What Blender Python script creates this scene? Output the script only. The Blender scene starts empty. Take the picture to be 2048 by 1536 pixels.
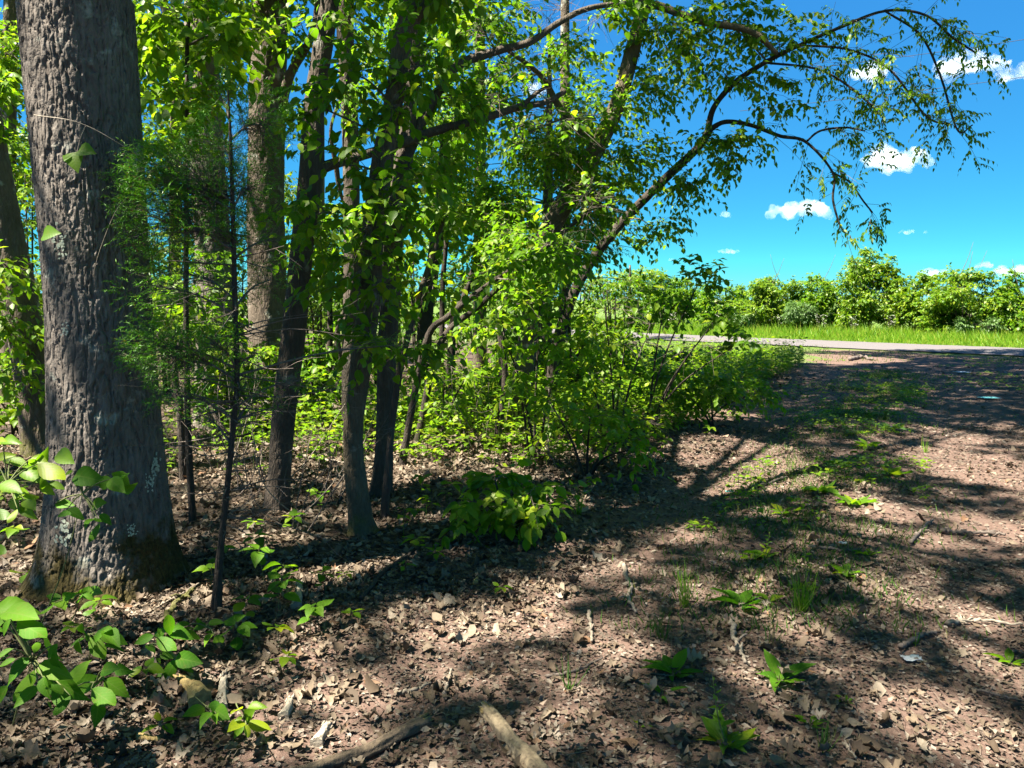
import bpy, math
import numpy as np
from mathutils import Matrix, Vector

# ------------------------------------------------------------------ camera, sky, sun, exposure
SC = bpy.context.scene
COL = SC.collection
F, CX, CY, H = 1540.0, 1024.0, 768.0, 1.55          # focal length and centre in photo pixels, eye height
PITCH = math.atan(168 / 1540)

cam_d = bpy.data.cameras.new("camera")
cam_d.sensor_width = 36.0
cam_d.lens = F / 2048 * 36.0
cam_d.clip_start = 0.05
cam_d.clip_end = 6000
cam = bpy.data.objects.new("camera", cam_d)
cam.location = (0, 0, H)
cam.rotation_euler = (math.pi / 2 - PITCH, 0, 0)
COL.objects.link(cam)
SC.camera = cam

SUN_EL = math.radians(60)
SUN_AZ = math.radians(248)                          # clockwise from +Y: high on the camera's left, a little behind it
S = np.array([math.sin(SUN_AZ) * math.cos(SUN_EL), math.cos(SUN_AZ) * math.cos(SUN_EL), math.sin(SUN_EL)])

world = bpy.data.worlds.new("World")
SC.world = world
world.use_nodes = True
wn = world.node_tree
wn.nodes.clear()
sky = wn.nodes.new("ShaderNodeTexSky")
sky.sky_type = 'NISHITA'
sky.sun_disc = False
sky.sun_elevation = SUN_EL
sky.sun_rotation = SUN_AZ
sky.altitude = 3000
sky.air_density = 1.0
sky.dust_density = 0.0
sky.ozone_density = 6.0
whs = wn.nodes.new("ShaderNodeSeparateColor")
whs.mode = 'HSV'
wcb = wn.nodes.new("ShaderNodeCombineColor")
wcb.mode = 'HSV'


def wmath(op, a, b):
    x = wn.nodes.new("ShaderNodeMath")
    x.operation = op
    wn.links.new(a, x.inputs[0])
    x.inputs[1].default_value = b
    return x.outputs[0]


wbg = wn.nodes.new("ShaderNodeBackground")
wbg.inputs['Strength'].default_value = 0.05
wout = wn.nodes.new("ShaderNodeOutputWorld")
wn.links.new(sky.outputs[0], whs.inputs['Color'])
wn.links.new(wmath('MAXIMUM', wmath('ADD', wmath('MULTIPLY', whs.outputs[0], 2.1), .613 - 2.1 * .6186), .53), wcb.inputs[0])
wn.links.new(wmath('POWER', whs.outputs[1], .21), wcb.inputs[1])          # the photograph's vivid rendering of the sky
wn.links.new(wmath('MULTIPLY', wmath('POWER', whs.outputs[2], .35), 1.8), wcb.inputs[2])
wn.links.new(wcb.outputs[0], wbg.inputs['Color'])
wn.links.new(wbg.outputs[0], wout.inputs['Surface'])

sun_d = bpy.data.lights.new("sun", 'SUN')
sun_d.energy = 5.0
sun_d.angle = math.radians(0.53)
sun_d.color = (1.0, 0.92, 0.78)
sun = bpy.data.objects.new("sun", sun_d)
sun.rotation_euler = Vector(S).to_track_quat('Z', 'Y').to_euler()
sun.location = (-10, -16, 30)
COL.objects.link(sun)

SC.view_settings.view_transform = 'Standard'
SC.view_settings.look = 'None'
SC.view_settings.exposure = 2.6
SC.view_settings.gamma = 1.0
SC.view_settings.use_curve_mapping = False
SC.render.engine = 'CYCLES'
cy = SC.cycles
cy.max_bounces = 8
cy.diffuse_bounces = 4
cy.glossy_bounces = 2
cy.transmission_bounces = 5
cy.volume_bounces = 6
cy.transparent_max_bounces = 4
cy.caustics_reflective = False
cy.caustics_refractive = False
cy.sample_clamp_indirect = 6
cy.use_denoising = True

# ------------------------------------------------------------------ small maths helpers
rng = np.random.default_rng(20240511)
cp, sp = math.cos(PITCH), math.sin(PITCH)


def ray(px, py):
    a, b = (px - CX) / F, (CY - py) / F
    return np.array([a, cp + b * sp, -sp + b * cp])


def at(px, py, Y):
    d = ray(px, py)
    return np.array([0, 0, H]) + d * (Y / d[1])


def proj(P):
    """photo pixel of world points, and depth along the view axis"""
    P = np.atleast_2d(P)
    q = P - np.array([0, 0, H])
    z = q[:, 1] * cp - q[:, 2] * sp
    u = q[:, 1] * sp + q[:, 2] * cp
    zz = np.where(np.abs(z) < 1e-3, 1e-3, z)
    return CX + F * q[:, 0] / zz, CY - F * u / zz, z


def nrm(v):
    v = np.asarray(v, float)
    return v / np.maximum(np.linalg.norm(v, axis=-1, keepdims=True), 1e-9)


def _hash(ix, iy, seed):
    n = (ix.astype(np.int64) * 374761393 + iy.astype(np.int64) * 668265263 + seed * 974634777) & 0xffffffff
    n = ((n ^ (n >> 13)) * 1274126177) & 0xffffffff
    n = ((n ^ (n >> 16)) * 2246822519) & 0xffffffff
    return ((n ^ (n >> 15)) & 0xffffff) / float(0xffffff)


def vnoise(x, y, seed=0, per=None):
    """2-D value noise, 0..1; per = whole-number period in x"""
    x, y = np.asarray(x, float), np.asarray(y, float)
    ix, iy = np.floor(x).astype(np.int64), np.floor(y).astype(np.int64)
    fx, fy = x - ix, y - iy
    fx, fy = fx * fx * (3 - 2 * fx), fy * fy * (3 - 2 * fy)
    x0, x1 = (ix, ix + 1) if per is None else (ix % per, (ix + 1) % per)
    a, b = _hash(x0, iy, seed), _hash(x1, iy, seed)
    c, d = _hash(x0, iy + 1, seed), _hash(x1, iy + 1, seed)
    return (a * (1 - fx) + b * fx) * (1 - fy) + (c * (1 - fx) + d * fx) * fy


def fbm(x, y, seed=0, oct=4):
    s, a, t = 0, 0.5, 0
    for k in range(oct):
        s = s + a * vnoise(x * 2 ** k, y * 2 ** k, seed + k)
        t += a
        a *= 0.5
    return s / t


def cells(u, v, per, seed):
    """F1, F2 of a jittered grid, periodic in u"""
    iu, iv = np.floor(u).astype(np.int64), np.floor(v).astype(np.int64)
    f1 = np.full(u.shape, 9.0)
    f2 = np.full(u.shape, 9.0)
    cid = np.zeros(u.shape)
    for du in (-1, 0, 1):
        for dv in (-1, 0, 1):
            cu, cv = iu + du, iv + dv
            k = cu % per
            jx, jy = _hash(k, cv, seed), _hash(k, cv, seed + 7)
            d = np.hypot(cu + 0.1 + 0.8 * jx - u, cv + 0.1 + 0.8 * jy - v)
            m = d < f1
            f2 = np.where(m, f1, np.minimum(f2, d))
            cid = np.where(m, _hash(k, cv, seed + 13), cid)
            f1 = np.where(m, d, f1)
    return f1, f2, cid


def spline(pts, n):
    """Catmull-Rom resample of rows (any width)"""
    P = np.asarray(pts, float)
    if len(P) == 2:
        t = np.linspace(0, 1, n)[:, None]
        return P[0] * (1 - t) + P[1] * t
    A = np.vstack([2 * P[0] - P[1], P, 2 * P[-1] - P[-2]])
    seg = np.linalg.norm(np.diff(P[:, :3], axis=0), axis=1)
    c = np.concatenate([[0], np.cumsum(seg)])
    s = np.linspace(0, c[-1], n)
    i = np.clip(np.searchsorted(c, s, side='right') - 1, 0, len(P) - 2)
    t = ((s - c[i]) / np.maximum(seg[i], 1e-9))[:, None]
    p0, p1, p2, p3 = A[i], A[i + 1], A[i + 2], A[i + 3]
    return 0.5 * (2 * p1 + (p2 - p0) * t + (2 * p0 - 5 * p1 + 4 * p2 - p3) * t ** 2 + (3 * p1 - p0 - 3 * p2 + p3) * t ** 3)


# ------------------------------------------------------------------ mesh helpers
def mesh_np(name, V, polys, mat=None, attrs=None, smooth=False):
    """polys: list of int arrays (n,3) or (n,4)"""
    me = bpy.data.meshes.new(name)
    V = np.ascontiguousarray(V, dtype=np.float32)
    me.vertices.add(len(V))
    me.vertices.foreach_set('co', V.ravel())
    polys = [p for p in polys if len(p)]
    loops = np.concatenate([p.ravel() for p in polys]).astype(np.int32)
    cnt = np.concatenate([np.full(len(p), p.shape[1], np.int32) for p in polys])
    start = np.concatenate([[0], np.cumsum(cnt)[:-1]]).astype(np.int32)
    me.loops.add(len(loops))
    me.loops.foreach_set('vertex_index', loops)
    me.polygons.add(len(cnt))
    me.polygons.foreach_set('loop_start', start)
    for k, a in (attrs or {}).items():
        a = np.asarray(a, np.float32)
        if a.ndim == 1:
            me.attributes.new(k, 'FLOAT', 'POINT').data.foreach_set('value', a)
        else:
            me.attributes.new(k, 'FLOAT_VECTOR', 'POINT').data.foreach_set('vector', a.ravel())
    if mat is not None:
        me.materials.append(mat)
    me.update(calc_edges=True)
    if smooth:
        me.polygons.foreach_set('use_smooth', np.ones(len(cnt), bool))
    return me


def link(name, me, parent=None, kind=None, loc=None):
    o = bpy.data.objects.new(name, me)
    if parent is not None:
        o.parent = parent
    if kind:
        o['kind'] = kind
    if loc is not None:
        o.location = loc
    COL.objects.link(o)
    return o


def thing(name, label, cat, loc, group=None):
    o = bpy.data.objects.new(name, None)
    o.empty_display_size = 0.1
    o.location = loc
    o['label'] = label
    o['category'] = cat
    if group:
        o['group'] = group
    COL.objects.link(o)
    return o


def tag(o, label, cat, group=None):
    o['label'] = label
    o['category'] = cat
    if group:
        o['group'] = group
    return o


class Bag:
    """collects vertices and faces of one part"""
    def __init__(self):
        self.V, self.P, self.A, self.n = [], [], [], 0

    def add(self, V, polys, att=None):
        V = np.asarray(V, float).reshape(-1, 3)
        self.V.append(V)
        for p in polys:
            self.P.append(np.asarray(p, np.int64) + self.n)
        self.A.append(np.zeros((len(V), 3)) if att is None else np.asarray(att, float).reshape(-1, 3))
        self.n += len(V)

    def build(self, name, mat, parent=None, kind=None, smooth=False, origin=None):
        if not self.n:
            return None
        V = np.vstack(self.V)
        if origin is not None:
            V = V - np.asarray(origin)
        me = mesh_np(name, V, self.P, mat, {'lf': np.vstack(self.A)}, smooth)
        return link(name, me, parent, kind)


def tube(pts, rad, sides=8, cap=True):
    P = np.asarray(pts, float)
    n = len(P)
    rad = np.broadcast_to(np.asarray(rad, float), (n,))
    T = nrm(np.gradient(P, axis=0))
    a = np.array([0, 0, 1.0]) if abs(T[0][2]) < 0.9 else np.array([1.0, 0, 0])
    N = np.zeros((n, 3))
    N[0] = nrm(np.cross(T[0], a))
    for i in range(1, n):
        v = N[i - 1] - T[i] * N[i - 1].dot(T[i])
        N[i] = nrm(v)
    B = np.cross(T, N)
    th = np.linspace(0, 2 * math.pi, sides, endpoint=False)
    ring = N[:, None, :] * np.cos(th)[None, :, None] + B[:, None, :] * np.sin(th)[None, :, None]
    V = P[:, None, :] + ring * rad[:, None, None]
    i, j = np.meshgrid(np.arange(n - 1), np.arange(sides), indexing='ij')
    j2 = (j + 1) % sides
    q = np.stack([i * sides + j, i * sides + j2, (i + 1) * sides + j2, (i + 1) * sides + j], -1).reshape(-1, 4)
    V = V.reshape(-1, 3)
    polys = [q]
    if cap:
        V = np.vstack([V, P[0], P[-1]])
        a0, a1 = n * sides, n * sides + 1
        k = np.arange(sides)
        polys.append(np.stack([np.full(sides, a0), (k + 1) % sides, k], -1))
        o = (n - 1) * sides
        polys.append(np.stack([np.full(sides, a1), o + k, o + (k + 1) % sides], -1))
    return V, polys


def twig_batch(P0, P1, P2, r0, r1):
    """many thin three-sided bent twigs"""
    n = len(P0)
    T = nrm(P2 - P0)
    up = np.where(np.abs(T[:, 2:3]) > 0.9, np.array([[1.0, 0, 0]]), np.array([[0, 0, 1.0]]))
    A = nrm(np.cross(T, up))
    B = np.cross(T, A)
    r0, r1 = np.broadcast_to(r0, (n,))[:, None], np.broadcast_to(r1, (n,))[:, None]
    rows = []
    for P, r in ((P0, r0), (P1, (r0 + r1) / 2), (P2, r1)):
        for k in range(3):
            c, s = math.cos(k * 2.0944), math.sin(k * 2.0944)
            rows.append(P + (A * c + B * s) * r)
    V = np.stack(rows, 1).reshape(-1, 3)
    f = []
    for i in range(2):
        for k in range(3):
            f.append([i * 3 + k, i * 3 + (k + 1) % 3, i * 3 + 3 + (k + 1) % 3, i * 3 + 3 + k])
    q = (np.arange(n)[:, None, None] * 9 + np.array(f)[None]).reshape(-1, 4)
    return V, [q]


def twig_line(P0, P2, r0, r1):
    """many thin straight three-sided twigs"""
    n = len(P0)
    T = nrm(P2 - P0)
    up = np.where(np.abs(T[:, 2:3]) > 0.9, np.array([[1.0, 0, 0]]), np.array([[0, 0, 1.0]]))
    A = nrm(np.cross(T, up))
    B = np.cross(T, A)
    rows = []
    for P, r in ((P0, r0), (P2, r1)):
        for k in range(3):
            rows.append(P + (A * math.cos(k * 2.0944) + B * math.sin(k * 2.0944)) * r)
    f = np.array([[k, (k + 1) % 3, 3 + (k + 1) % 3, 3 + k] for k in range(3)])
    return np.stack(rows, 1).reshape(-1, 3), [(np.arange(n)[:, None, None] * 6 + f[None]).reshape(-1, 4)]


# ------------------------------------------------------------------ leaf shapes: x across, y along, z up
def shape(rows, fold=0.12, curl=0.12, twist=0.0):
    """rows: (t, half width); a folded blade with a midrib"""
    V, P3, P4 = [], [], []
    prev = None
    for t, w in rows:
        z = -curl * t * t
        if w < 1e-4:
            V.append((0, t, z)); cur = (len(V) - 1,)
        else:
            zz = z + fold * w
            V += [(-w, t, zz + twist * (t - .3)), (0, t, z), (w, t, zz - twist * (t - .3))]
            cur = (len(V) - 3, len(V) - 2, len(V) - 1)
        if prev is not None:
            if len(prev) == 1 and len(cur) == 3:
                P3 += [(prev[0], cur[1], cur[0]), (prev[0], cur[2], cur[1])]
            elif len(prev) == 3 and len(cur) == 1:
                P3 += [(prev[0], prev[1], cur[0]), (prev[1], prev[2], cur[0])]
            elif len(prev) == 3:
                P4 += [(prev[0], prev[1], cur[1], cur[0]), (prev[1], prev[2], cur[2], cur[1])]
        prev = cur
    V = np.array(V, float)
    polys = []
    if P3: polys.append(np.array(P3))
    if P4: polys.append(np.array(P4))
    return V, polys


OVATE = shape([(0, 0), (.12, .19), (.3, .30), (.5, .31), (.7, .23), (.87, .1), (1, 0)], .25, .16)
OVATE2 = shape([(0, 0), (.12, .20), (.3, .33), (.5, .33), (.7, .22), (.87, .1), (1, 0)], .4, .34, .10)
OVATE3 = shape([(0, 0), (.12, .17), (.3, .27), (.5, .30), (.7, .24), (.87, .11), (1, 0)], -.15, .05, -.12)
OVAL8 = shape([(0, 0), (.3, .30), (.66, .25), (1, 0)], .3, .18)
OVAL8B = shape([(0, 0), (.28, .26), (.6, .27), (1, 0)], .1, .36, .1)
KITE = shape([(0, 0), (.42, .30), (1, 0)], .3, .2)
DIAMOND = (np.array([(0, 0, 0), (-.3, .42, .05), (.3, .42, .05), (0, 1, -.12)]), [np.array([(0, 2, 1), (1, 2, 3)])])
LANCE = shape([(0, 0), (.35, .20), (.7, .15), (1, 0)], .2, .25)
BLADE = shape([(0, .5), (.35, .46), (.7, .3), (1, 0)], .5, .0)
HEART = shape([(0, 0), (.06, .26), (.22, .40), (.42, .38), (.65, .25), (.85, .1), (1, 0)], .25, .2)


def lobed(seed, curl):
    """dry oak-like leaf: wavy outline, buckled surface"""
    r = np.random.default_rng(seed)
    ts = [0, .1, .22, .34, .46, .58, .7, .82, .92, 1]
    ws = [0.02, .12, .25, .20, .33, .24, .31, .19, .16, 0]
    V, P3, P4 = [], [], []
    for t, w in zip(ts, ws):
        w = w * r.uniform(.75, 1.2)
        z = curl * (t - .5) ** 2 * 2 + r.normal(0, .02)
        if w < 1e-4:
            V.append((0, t, z))
        else:
            V += [(-w, t + r.normal(0, .02), z + abs(w) * r.uniform(-.5, 1.2)), (0, t, z), (w, t + r.normal(0, .02), z + abs(w) * r.uniform(-.5, 1.2))]
    n = 9
    for i in range(n - 1):
        a, b = 3 * i, 3 * i + 3
        P4 += [(a, a + 1, b + 1, b), (a + 1, a + 2, b + 2, b + 1)]
    a = 3 * (n - 1)
    P3 += [(a, a + 1, 27), (a + 1, a + 2, 27)]
    return np.array(V, float), [np.array(P3), np.array(P4)]


def crumpled(seed):
    r = np.random.default_rng(seed)
    V, P = shape([(0, 0), (.2, .22), (.5, .32), (.8, .2), (1, 0)], r.uniform(-.5, .8), r.uniform(-.5, .6), r.uniform(-.3, .3))
    V = V + r.normal(0, .055, V.shape)
    return V, P


LOBED = [lobed(s, c) for s, c in ((1, .7), (2, -.6), (3, 1.1), (4, .3), (5, .5), (6, -.3))]
CRUMP = [crumpled(s) for s in range(6)]
def flake(seed):
    r = np.random.default_rng(seed)
    V, P = shape([(0, 0), (r.uniform(.3, .6), .32), (1, 0)], r.uniform(-.6, 1.0), r.uniform(-.5, .6), r.uniform(-.3, .3))
    return V + r.normal(0, .06, V.shape), P


FLAKE = [flake(s) for s in range(40, 48)]
SCRAP = [(np.array([(-.3, 0, 0), (.25, .1, .06), (.32, .7, 0), (-.1, 1, .1), (-.34, .6, .12)]) + np.random.default_rng(s).normal(0, .08, (5, 3)),
          [np.array([(0, 1, 2), (0, 2, 4), (2, 3, 4)])]) for s in range(4)]


def frames(axis, normal):
    Y = nrm(axis)
    X = nrm(np.cross(Y, normal))
    return X, Y, np.cross(X, Y)


def leaves(bag, tmpl, base, axis, normal, L, W, rnd):
    T, polys = tmpl
    n, m = len(base), len(T)
    if n == 0:
        return
    X, Y, Z = frames(axis, normal)
    L = np.broadcast_to(L, (n,))[:, None, None]
    W = np.broadcast_to(W, (n,))[:, None, None]
    V = base[:, None] + (X[:, None] * T[None, :, 0:1] * W + Y[:, None] * T[None, :, 1:2] + Z[:, None] * T[None, :, 2:3]) * L
    att = np.empty((n, m, 3))
    att[:, :, 0] = T[None, :, 0] / max(1e-6, np.abs(T[:, 0]).max())
    att[:, :, 1] = T[None, :, 1]
    att[:, :, 2] = np.asarray(rnd)[:, None]
    off = np.arange(n)[:, None, None] * m
    bag.add(V.reshape(-1, 3), [(off + p[None]).reshape(-1, p.shape[1]) for p in polys], att.reshape(-1, 3))


_leaf_mesh = {}


def leaf_objects(parent, name, tmpls, mat, base, axis, normal, L, W, rnd, origin):
    """each leaf an object of its own; meshes are shared"""
    X, Y, Z = frames(axis, normal)
    W = np.broadcast_to(W, (len(base),))
    L = np.broadcast_to(L, (len(base),))
    out = []
    for i in range(len(base)):
        ti = i % len(tmpls)
        key = (id(tmpls[ti][0]), mat.name, name)
        if key not in _leaf_mesh:
            T, polys = tmpls[ti]
            att = np.stack([T[:, 0] / np.abs(T[:, 0]).max(), T[:, 1], np.zeros(len(T))], 1)
            _leaf_mesh[key] = mesh_np(name, T, polys, mat, {'lf': att}, True)
        o = bpy.data.objects.new(name, _leaf_mesh[key])
        o.parent = parent
        p = base[i] - origin
        x, y, z, l, w = X[i], Y[i], Z[i], L[i], W[i]
        o.matrix_basis = Matrix(((x[0] * l * w, y[0] * l, z[0] * l, p[0]), (x[1] * l * w, y[1] * l, z[1] * l, p[1]),
                                 (x[2] * l * w, y[2] * l, z[2] * l, p[2]), (0, 0, 0, 1)))
        COL.objects.link(o)
        out.append(o)
    return out


def spray_leaves(r, O, D, Ln, K, L, ang=55, droop=.25, leafdroop=.15, jit=.25, wav=.0, pairs=False):
    """leaves set alternately (or in pairs) along drooping twigs: base, axis, normal, length"""
    n = len(O)
    up = np.array([0, 0, 1.0])
    t = (np.arange(K) + 1) / K
    if pairs:
        t = (np.arange(K) // 2 + 1) / (K / 2)
    D = nrm(D)
    Ln = np.broadcast_to(Ln, (n,))
    P = O[:, None] + D[:, None] * (Ln[:, None] * t[None])[:, :, None] - up * (droop * Ln[:, None] * t[None] ** 2)[:, :, None]
    T = nrm(D[:, None] - up * (2 * droop * t)[None, :, None] + np.zeros((n, K, 1)))
    side = np.cross(T, up + r.normal(0, .25, (n, 1, 3)))
    side = nrm(side)
    sg = np.where(np.arange(K) % 2 == 0, 1.0, -1.0)
    sg[-1] = .15
    a = np.radians(ang)
    ax = T * math.cos(a) + side * (sg * math.sin(a))[None, :, None] + r.normal(0, jit * .6, (n, K, 3)) - up * leafdroop
    ax = nrm(ax)
    N = up + r.normal(0, jit, (n, K, 3))
    N = nrm(N - ax * np.sum(N * ax, -1, keepdims=True))
    size = L * r.uniform(.65, 1.15, (n, K)) * (1 - .25 * np.abs(t - .6))[None]
    return P.reshape(-1, 3), ax.reshape(-1, 3), N.reshape(-1, 3), size.ravel()


# ------------------------------------------------------------------ materials
class NT:
    def __init__(self, name):
        self.m = bpy.data.materials.new(name)
        self.m.use_nodes = True
        self.t = self.m.node_tree
        self.t.nodes.clear()
        self.out = self.n('ShaderNodeOutputMaterial')

    def n(self, kind, **kw):
        x = self.t.nodes.new(kind)
        for k, v in kw.items():
            if k in x.inputs:
                x.inputs[k].default_value = v
            else:
                setattr(x, k, v)
        return x

    def l(self, a, b):
        self.t.links.new(a, b)

    def ramp(self, fac, stops, interp='LINEAR'):
        r = self.n('ShaderNodeValToRGB')
        e = r.color_ramp.elements
        while len(e) < len(stops):
            e.new(0.5)
        for x, (p, c) in zip(e, stops):
            x.position = p
            x.color = (*c, 1) if len(c) == 3 else c
        r.color_ramp.interpolation = interp
        self.l(fac, r.inputs[0])
        return r.outputs[0]

    def mix(self, fac, a, b, mode='MIX'):
        x = self.n('ShaderNodeMix', data_type='RGBA', blend_type=mode)
        for s, v in ((x.inputs[0], fac), (x.inputs[6], a), (x.inputs[7], b)):
            if hasattr(v, 'is_linked'):
                self.l(v, s)
            elif isinstance(v, tuple):
                s.default_value = (*v, 1)
            else:
                s.default_value = v
        return x.outputs[2]

    def math(self, op, a, b=None, c=None, clamp=False):
        x = self.n('ShaderNodeMath', operation=op, use_clamp=clamp)
        for s, v in zip(x.inputs, (a, b, c)):
            if v is None:
                continue
            if hasattr(v, 'is_linked'):
                self.l(v, s)
            else:
                s.default_value = v
        return x.outputs[0]

    def noise(self, vec, scale, detail=4, rough=.55, dist=0.0):
        x = self.n('ShaderNodeTexNoise', Scale=scale, Detail=detail, Roughness=rough, Distortion=dist)
        if vec is not None:
            self.l(vec, x.inputs['Vector'])
        return x.outputs[0]

    def mapping(self, vec, scale):
        x = self.n('ShaderNodeMapping')
        x.inputs['Scale'].default_value = scale
        self.l(vec, x.inputs['Vector'])
        return x.outputs[0]

    def bump(self, h, strength, dist):
        x = self.n('ShaderNodeBump', Strength=strength, Distance=dist)
        self.l(h, x.inputs['Height'])
        return x.outputs[0]


def leaf_mat(name, stops, trans=.45, tcol=(1.15, 1.25, .55), rough=.45, veins=True, spec=.35):
    k = NT(name)
    at_ = k.n('ShaderNodeAttribute', attribute_name='lf')
    sep = k.n('ShaderNodeSeparateXYZ')
    k.l(at_.outputs['Vector'], sep.inputs[0])
    oi = k.n('ShaderNodeObjectInfo')
    f = k.math('FRACT', k.math('ADD', sep.outputs[2], oi.outputs['Random']))
    c = k.ramp(f, stops)
    if veins:
        au = k.math('ABSOLUTE', sep.outputs[0])
        w = k.math('SUBTRACT', k.math('MULTIPLY', sep.outputs[1], 7.0), k.math('MULTIPLY', au, 2.2))
        fr = k.math('ABSOLUTE', k.math('SUBTRACT', k.math('FRACT', w), .5))
        vein = k.math('GREATER_THAN', fr, .44)
        rib = k.math('LESS_THAN', au, .06)
        v = k.math('MAXIMUM', vein, rib)
        c = k.mix(k.math('MULTIPLY', v, .3), c, (.17, .24, .05))
        geo = k.n('ShaderNodeNewGeometry')
        bn = k.noise(geo.outputs['Position'], 30, 4, .65)
        c = k.mix(k.math('MULTIPLY', k.math('SUBTRACT', bn, .56), 2.5, clamp=True), c, (.16, .17, .02))
    p = k.n('ShaderNodeBsdfPrincipled')
    p.inputs['Roughness'].default_value = rough
    p.inputs['Specular IOR Level'].default_value = spec
    k.l(c, p.inputs['Base Color'])
    if veins:
        k.l(k.bump(fr, .12, .003), p.inputs['Normal'])
    tr = k.n('ShaderNodeBsdfTranslucent')
    k.l(k.mix(1.0, c, tcol, 'MULTIPLY'), tr.inputs['Color'])
    ms = k.n('ShaderNodeMixShader')
    ms.inputs[0].default_value = trans
    k.l(p.outputs[0], ms.inputs[1])
    k.l(tr.outputs[0], ms.inputs[2])
    k.l(ms.outputs[0], k.out.inputs['Surface'])
    return k.m


def bark_mat(name, stops, scale=1.0, moss=None, lichen=.0, bump=.6, rough=.9, mossh=.45):
    k = NT(name)
    tc = k.n('ShaderNodeTexCoord')
    ob = tc.outputs['Object']
    st = k.mapping(ob, (1, 1, .28))
    n1 = k.noise(st, 26 * scale, 6, .65, .3)
    n2 = k.noise(ob, 3.2 * scale, 3)
    f = k.math('ADD', k.math('MULTIPLY', n1, .6), k.math('MULTIPLY', n2, .4))
    c = k.ramp(f, stops)
    if lichen:
        ln = k.noise(ob, 5.5, 5, .6)
        lm = k.math('MULTIPLY', k.math('SUBTRACT', ln, .60), 14, clamp=True)
        c = k.mix(k.math('MULTIPLY', lm, lichen), c, (.42, .45, .38))
    if moss:
        sx = k.n('ShaderNodeSeparateXYZ')
        k.l(ob, sx.inputs[0])
        mn = k.noise(ob, 4.0, 5, .65)
        h = k.math('ADD', sx.outputs[2], k.math('MULTIPLY', k.math('SUBTRACT', mn, .5), 1.1))
        mm = k.math('MULTIPLY', k.math('SUBTRACT', mossh, h), 7, clamp=True)
        mc = k.ramp(k.noise(ob, 60, 3), [(.3, moss[0]), (.7, moss[1])])
        c = k.mix(mm, c, mc)
    p = k.n('ShaderNodeBsdfPrincipled')
    p.inputs['Roughness'].default_value = rough
    p.inputs['Specular IOR Level'].default_value = .2
    k.l(c, p.inputs['Base Color'])
    vo = k.n('ShaderNodeTexVoronoi', Scale=30 * scale, feature='DISTANCE_TO_EDGE')
    wv = k.n('ShaderNodeVectorMath', operation='ADD')
    nz = k.n('ShaderNodeTexNoise', Scale=9 * scale, Detail=3)
    k.l(st, nz.inputs['Vector'])
    sc_ = k.n('ShaderNodeVectorMath', operation='SCALE')
    sc_.inputs['Scale'].default_value = .07 / scale
    k.l(nz.outputs['Color'], sc_.inputs[0])
    k.l(st, wv.inputs[0])
    k.l(sc_.outputs[0], wv.inputs[1])
    k.l(wv.outputs[0], vo.inputs['Vector'])
    hh = k.math('ADD', k.math('MINIMUM', k.math('MULTIPLY', vo.outputs['Distance'], 3.0), .8), k.math('MULTIPLY', k.noise(ob, 90, 3), .5))
    k.l(k.bump(hh, bump, .010), p.inputs['Normal'])
    k.l(p.outputs[0], k.out.inputs['Surface'])
    return k.m


def plain_mat(name, c1, c2, scale=20, rough=.8, bump=.3, bdist=.004):
    k = NT(name)
    tc = k.n('ShaderNodeTexCoord')
    n1 = k.noise(tc.outputs['Object'], scale, 5, .6)
    p = k.n('ShaderNodeBsdfPrincipled')
    p.inputs['Roughness'].default_value = rough
    k.l(k.ramp(n1, [(.3, c1), (.7, c2)]), p.inputs['Base Color'])
    k.l(k.bump(n1, bump, bdist), p.inputs['Normal'])
    k.l(p.outputs[0], k.out.inputs['Surface'])
    return k.m


def litter_mat(name, stops, trans=.12):
    k = NT(name)
    at_ = k.n('ShaderNodeAttribute', attribute_name='lf')
    sep = k.n('ShaderNodeSeparateXYZ')
    k.l(at_.outputs['Vector'], sep.inputs[0])
    oi = k.n('ShaderNodeObjectInfo')
    f = k.math('FRACT', k.math('ADD', sep.outputs[2], oi.outputs['Random']))
    c = k.ramp(f, stops)
    geo = k.n('ShaderNodeNewGeometry')
    nz = k.noise(geo.outputs['Position'], 45, 4, .65)
    c = k.mix(k.math('MULTIPLY', nz, .7), c, (.055, .040, .028))
    big = k.noise(geo.outputs['Position'], 1.6, 4, .6)
    c = k.mix(k.math('MULTIPLY', k.math('SUBTRACT', big, .48), 3.0, clamp=True), c, (.060, .042, .030))
    p = k.n('ShaderNodeBsdfPrincipled')
    p.inputs['Roughness'].default_value = .75
    p.inputs['Specular IOR Level'].default_value = .25
    k.l(c, p.inputs['Base Color'])
    k.l(k.bump(k.noise(geo.outputs['Position'], 120, 3), .5, .003), p.inputs['Normal'])
    tr = k.n('ShaderNodeBsdfTranslucent')
    k.l(c, tr.inputs['Color'])
    ms = k.n('ShaderNodeMixShader')
    ms.inputs[0].default_value = trans
    k.l(p.outputs[0], ms.inputs[1])
    k.l(tr.outputs[0], ms.inputs[2])
    k.l(ms.outputs[0], k.out.inputs['Surface'])
    return k.m


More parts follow.
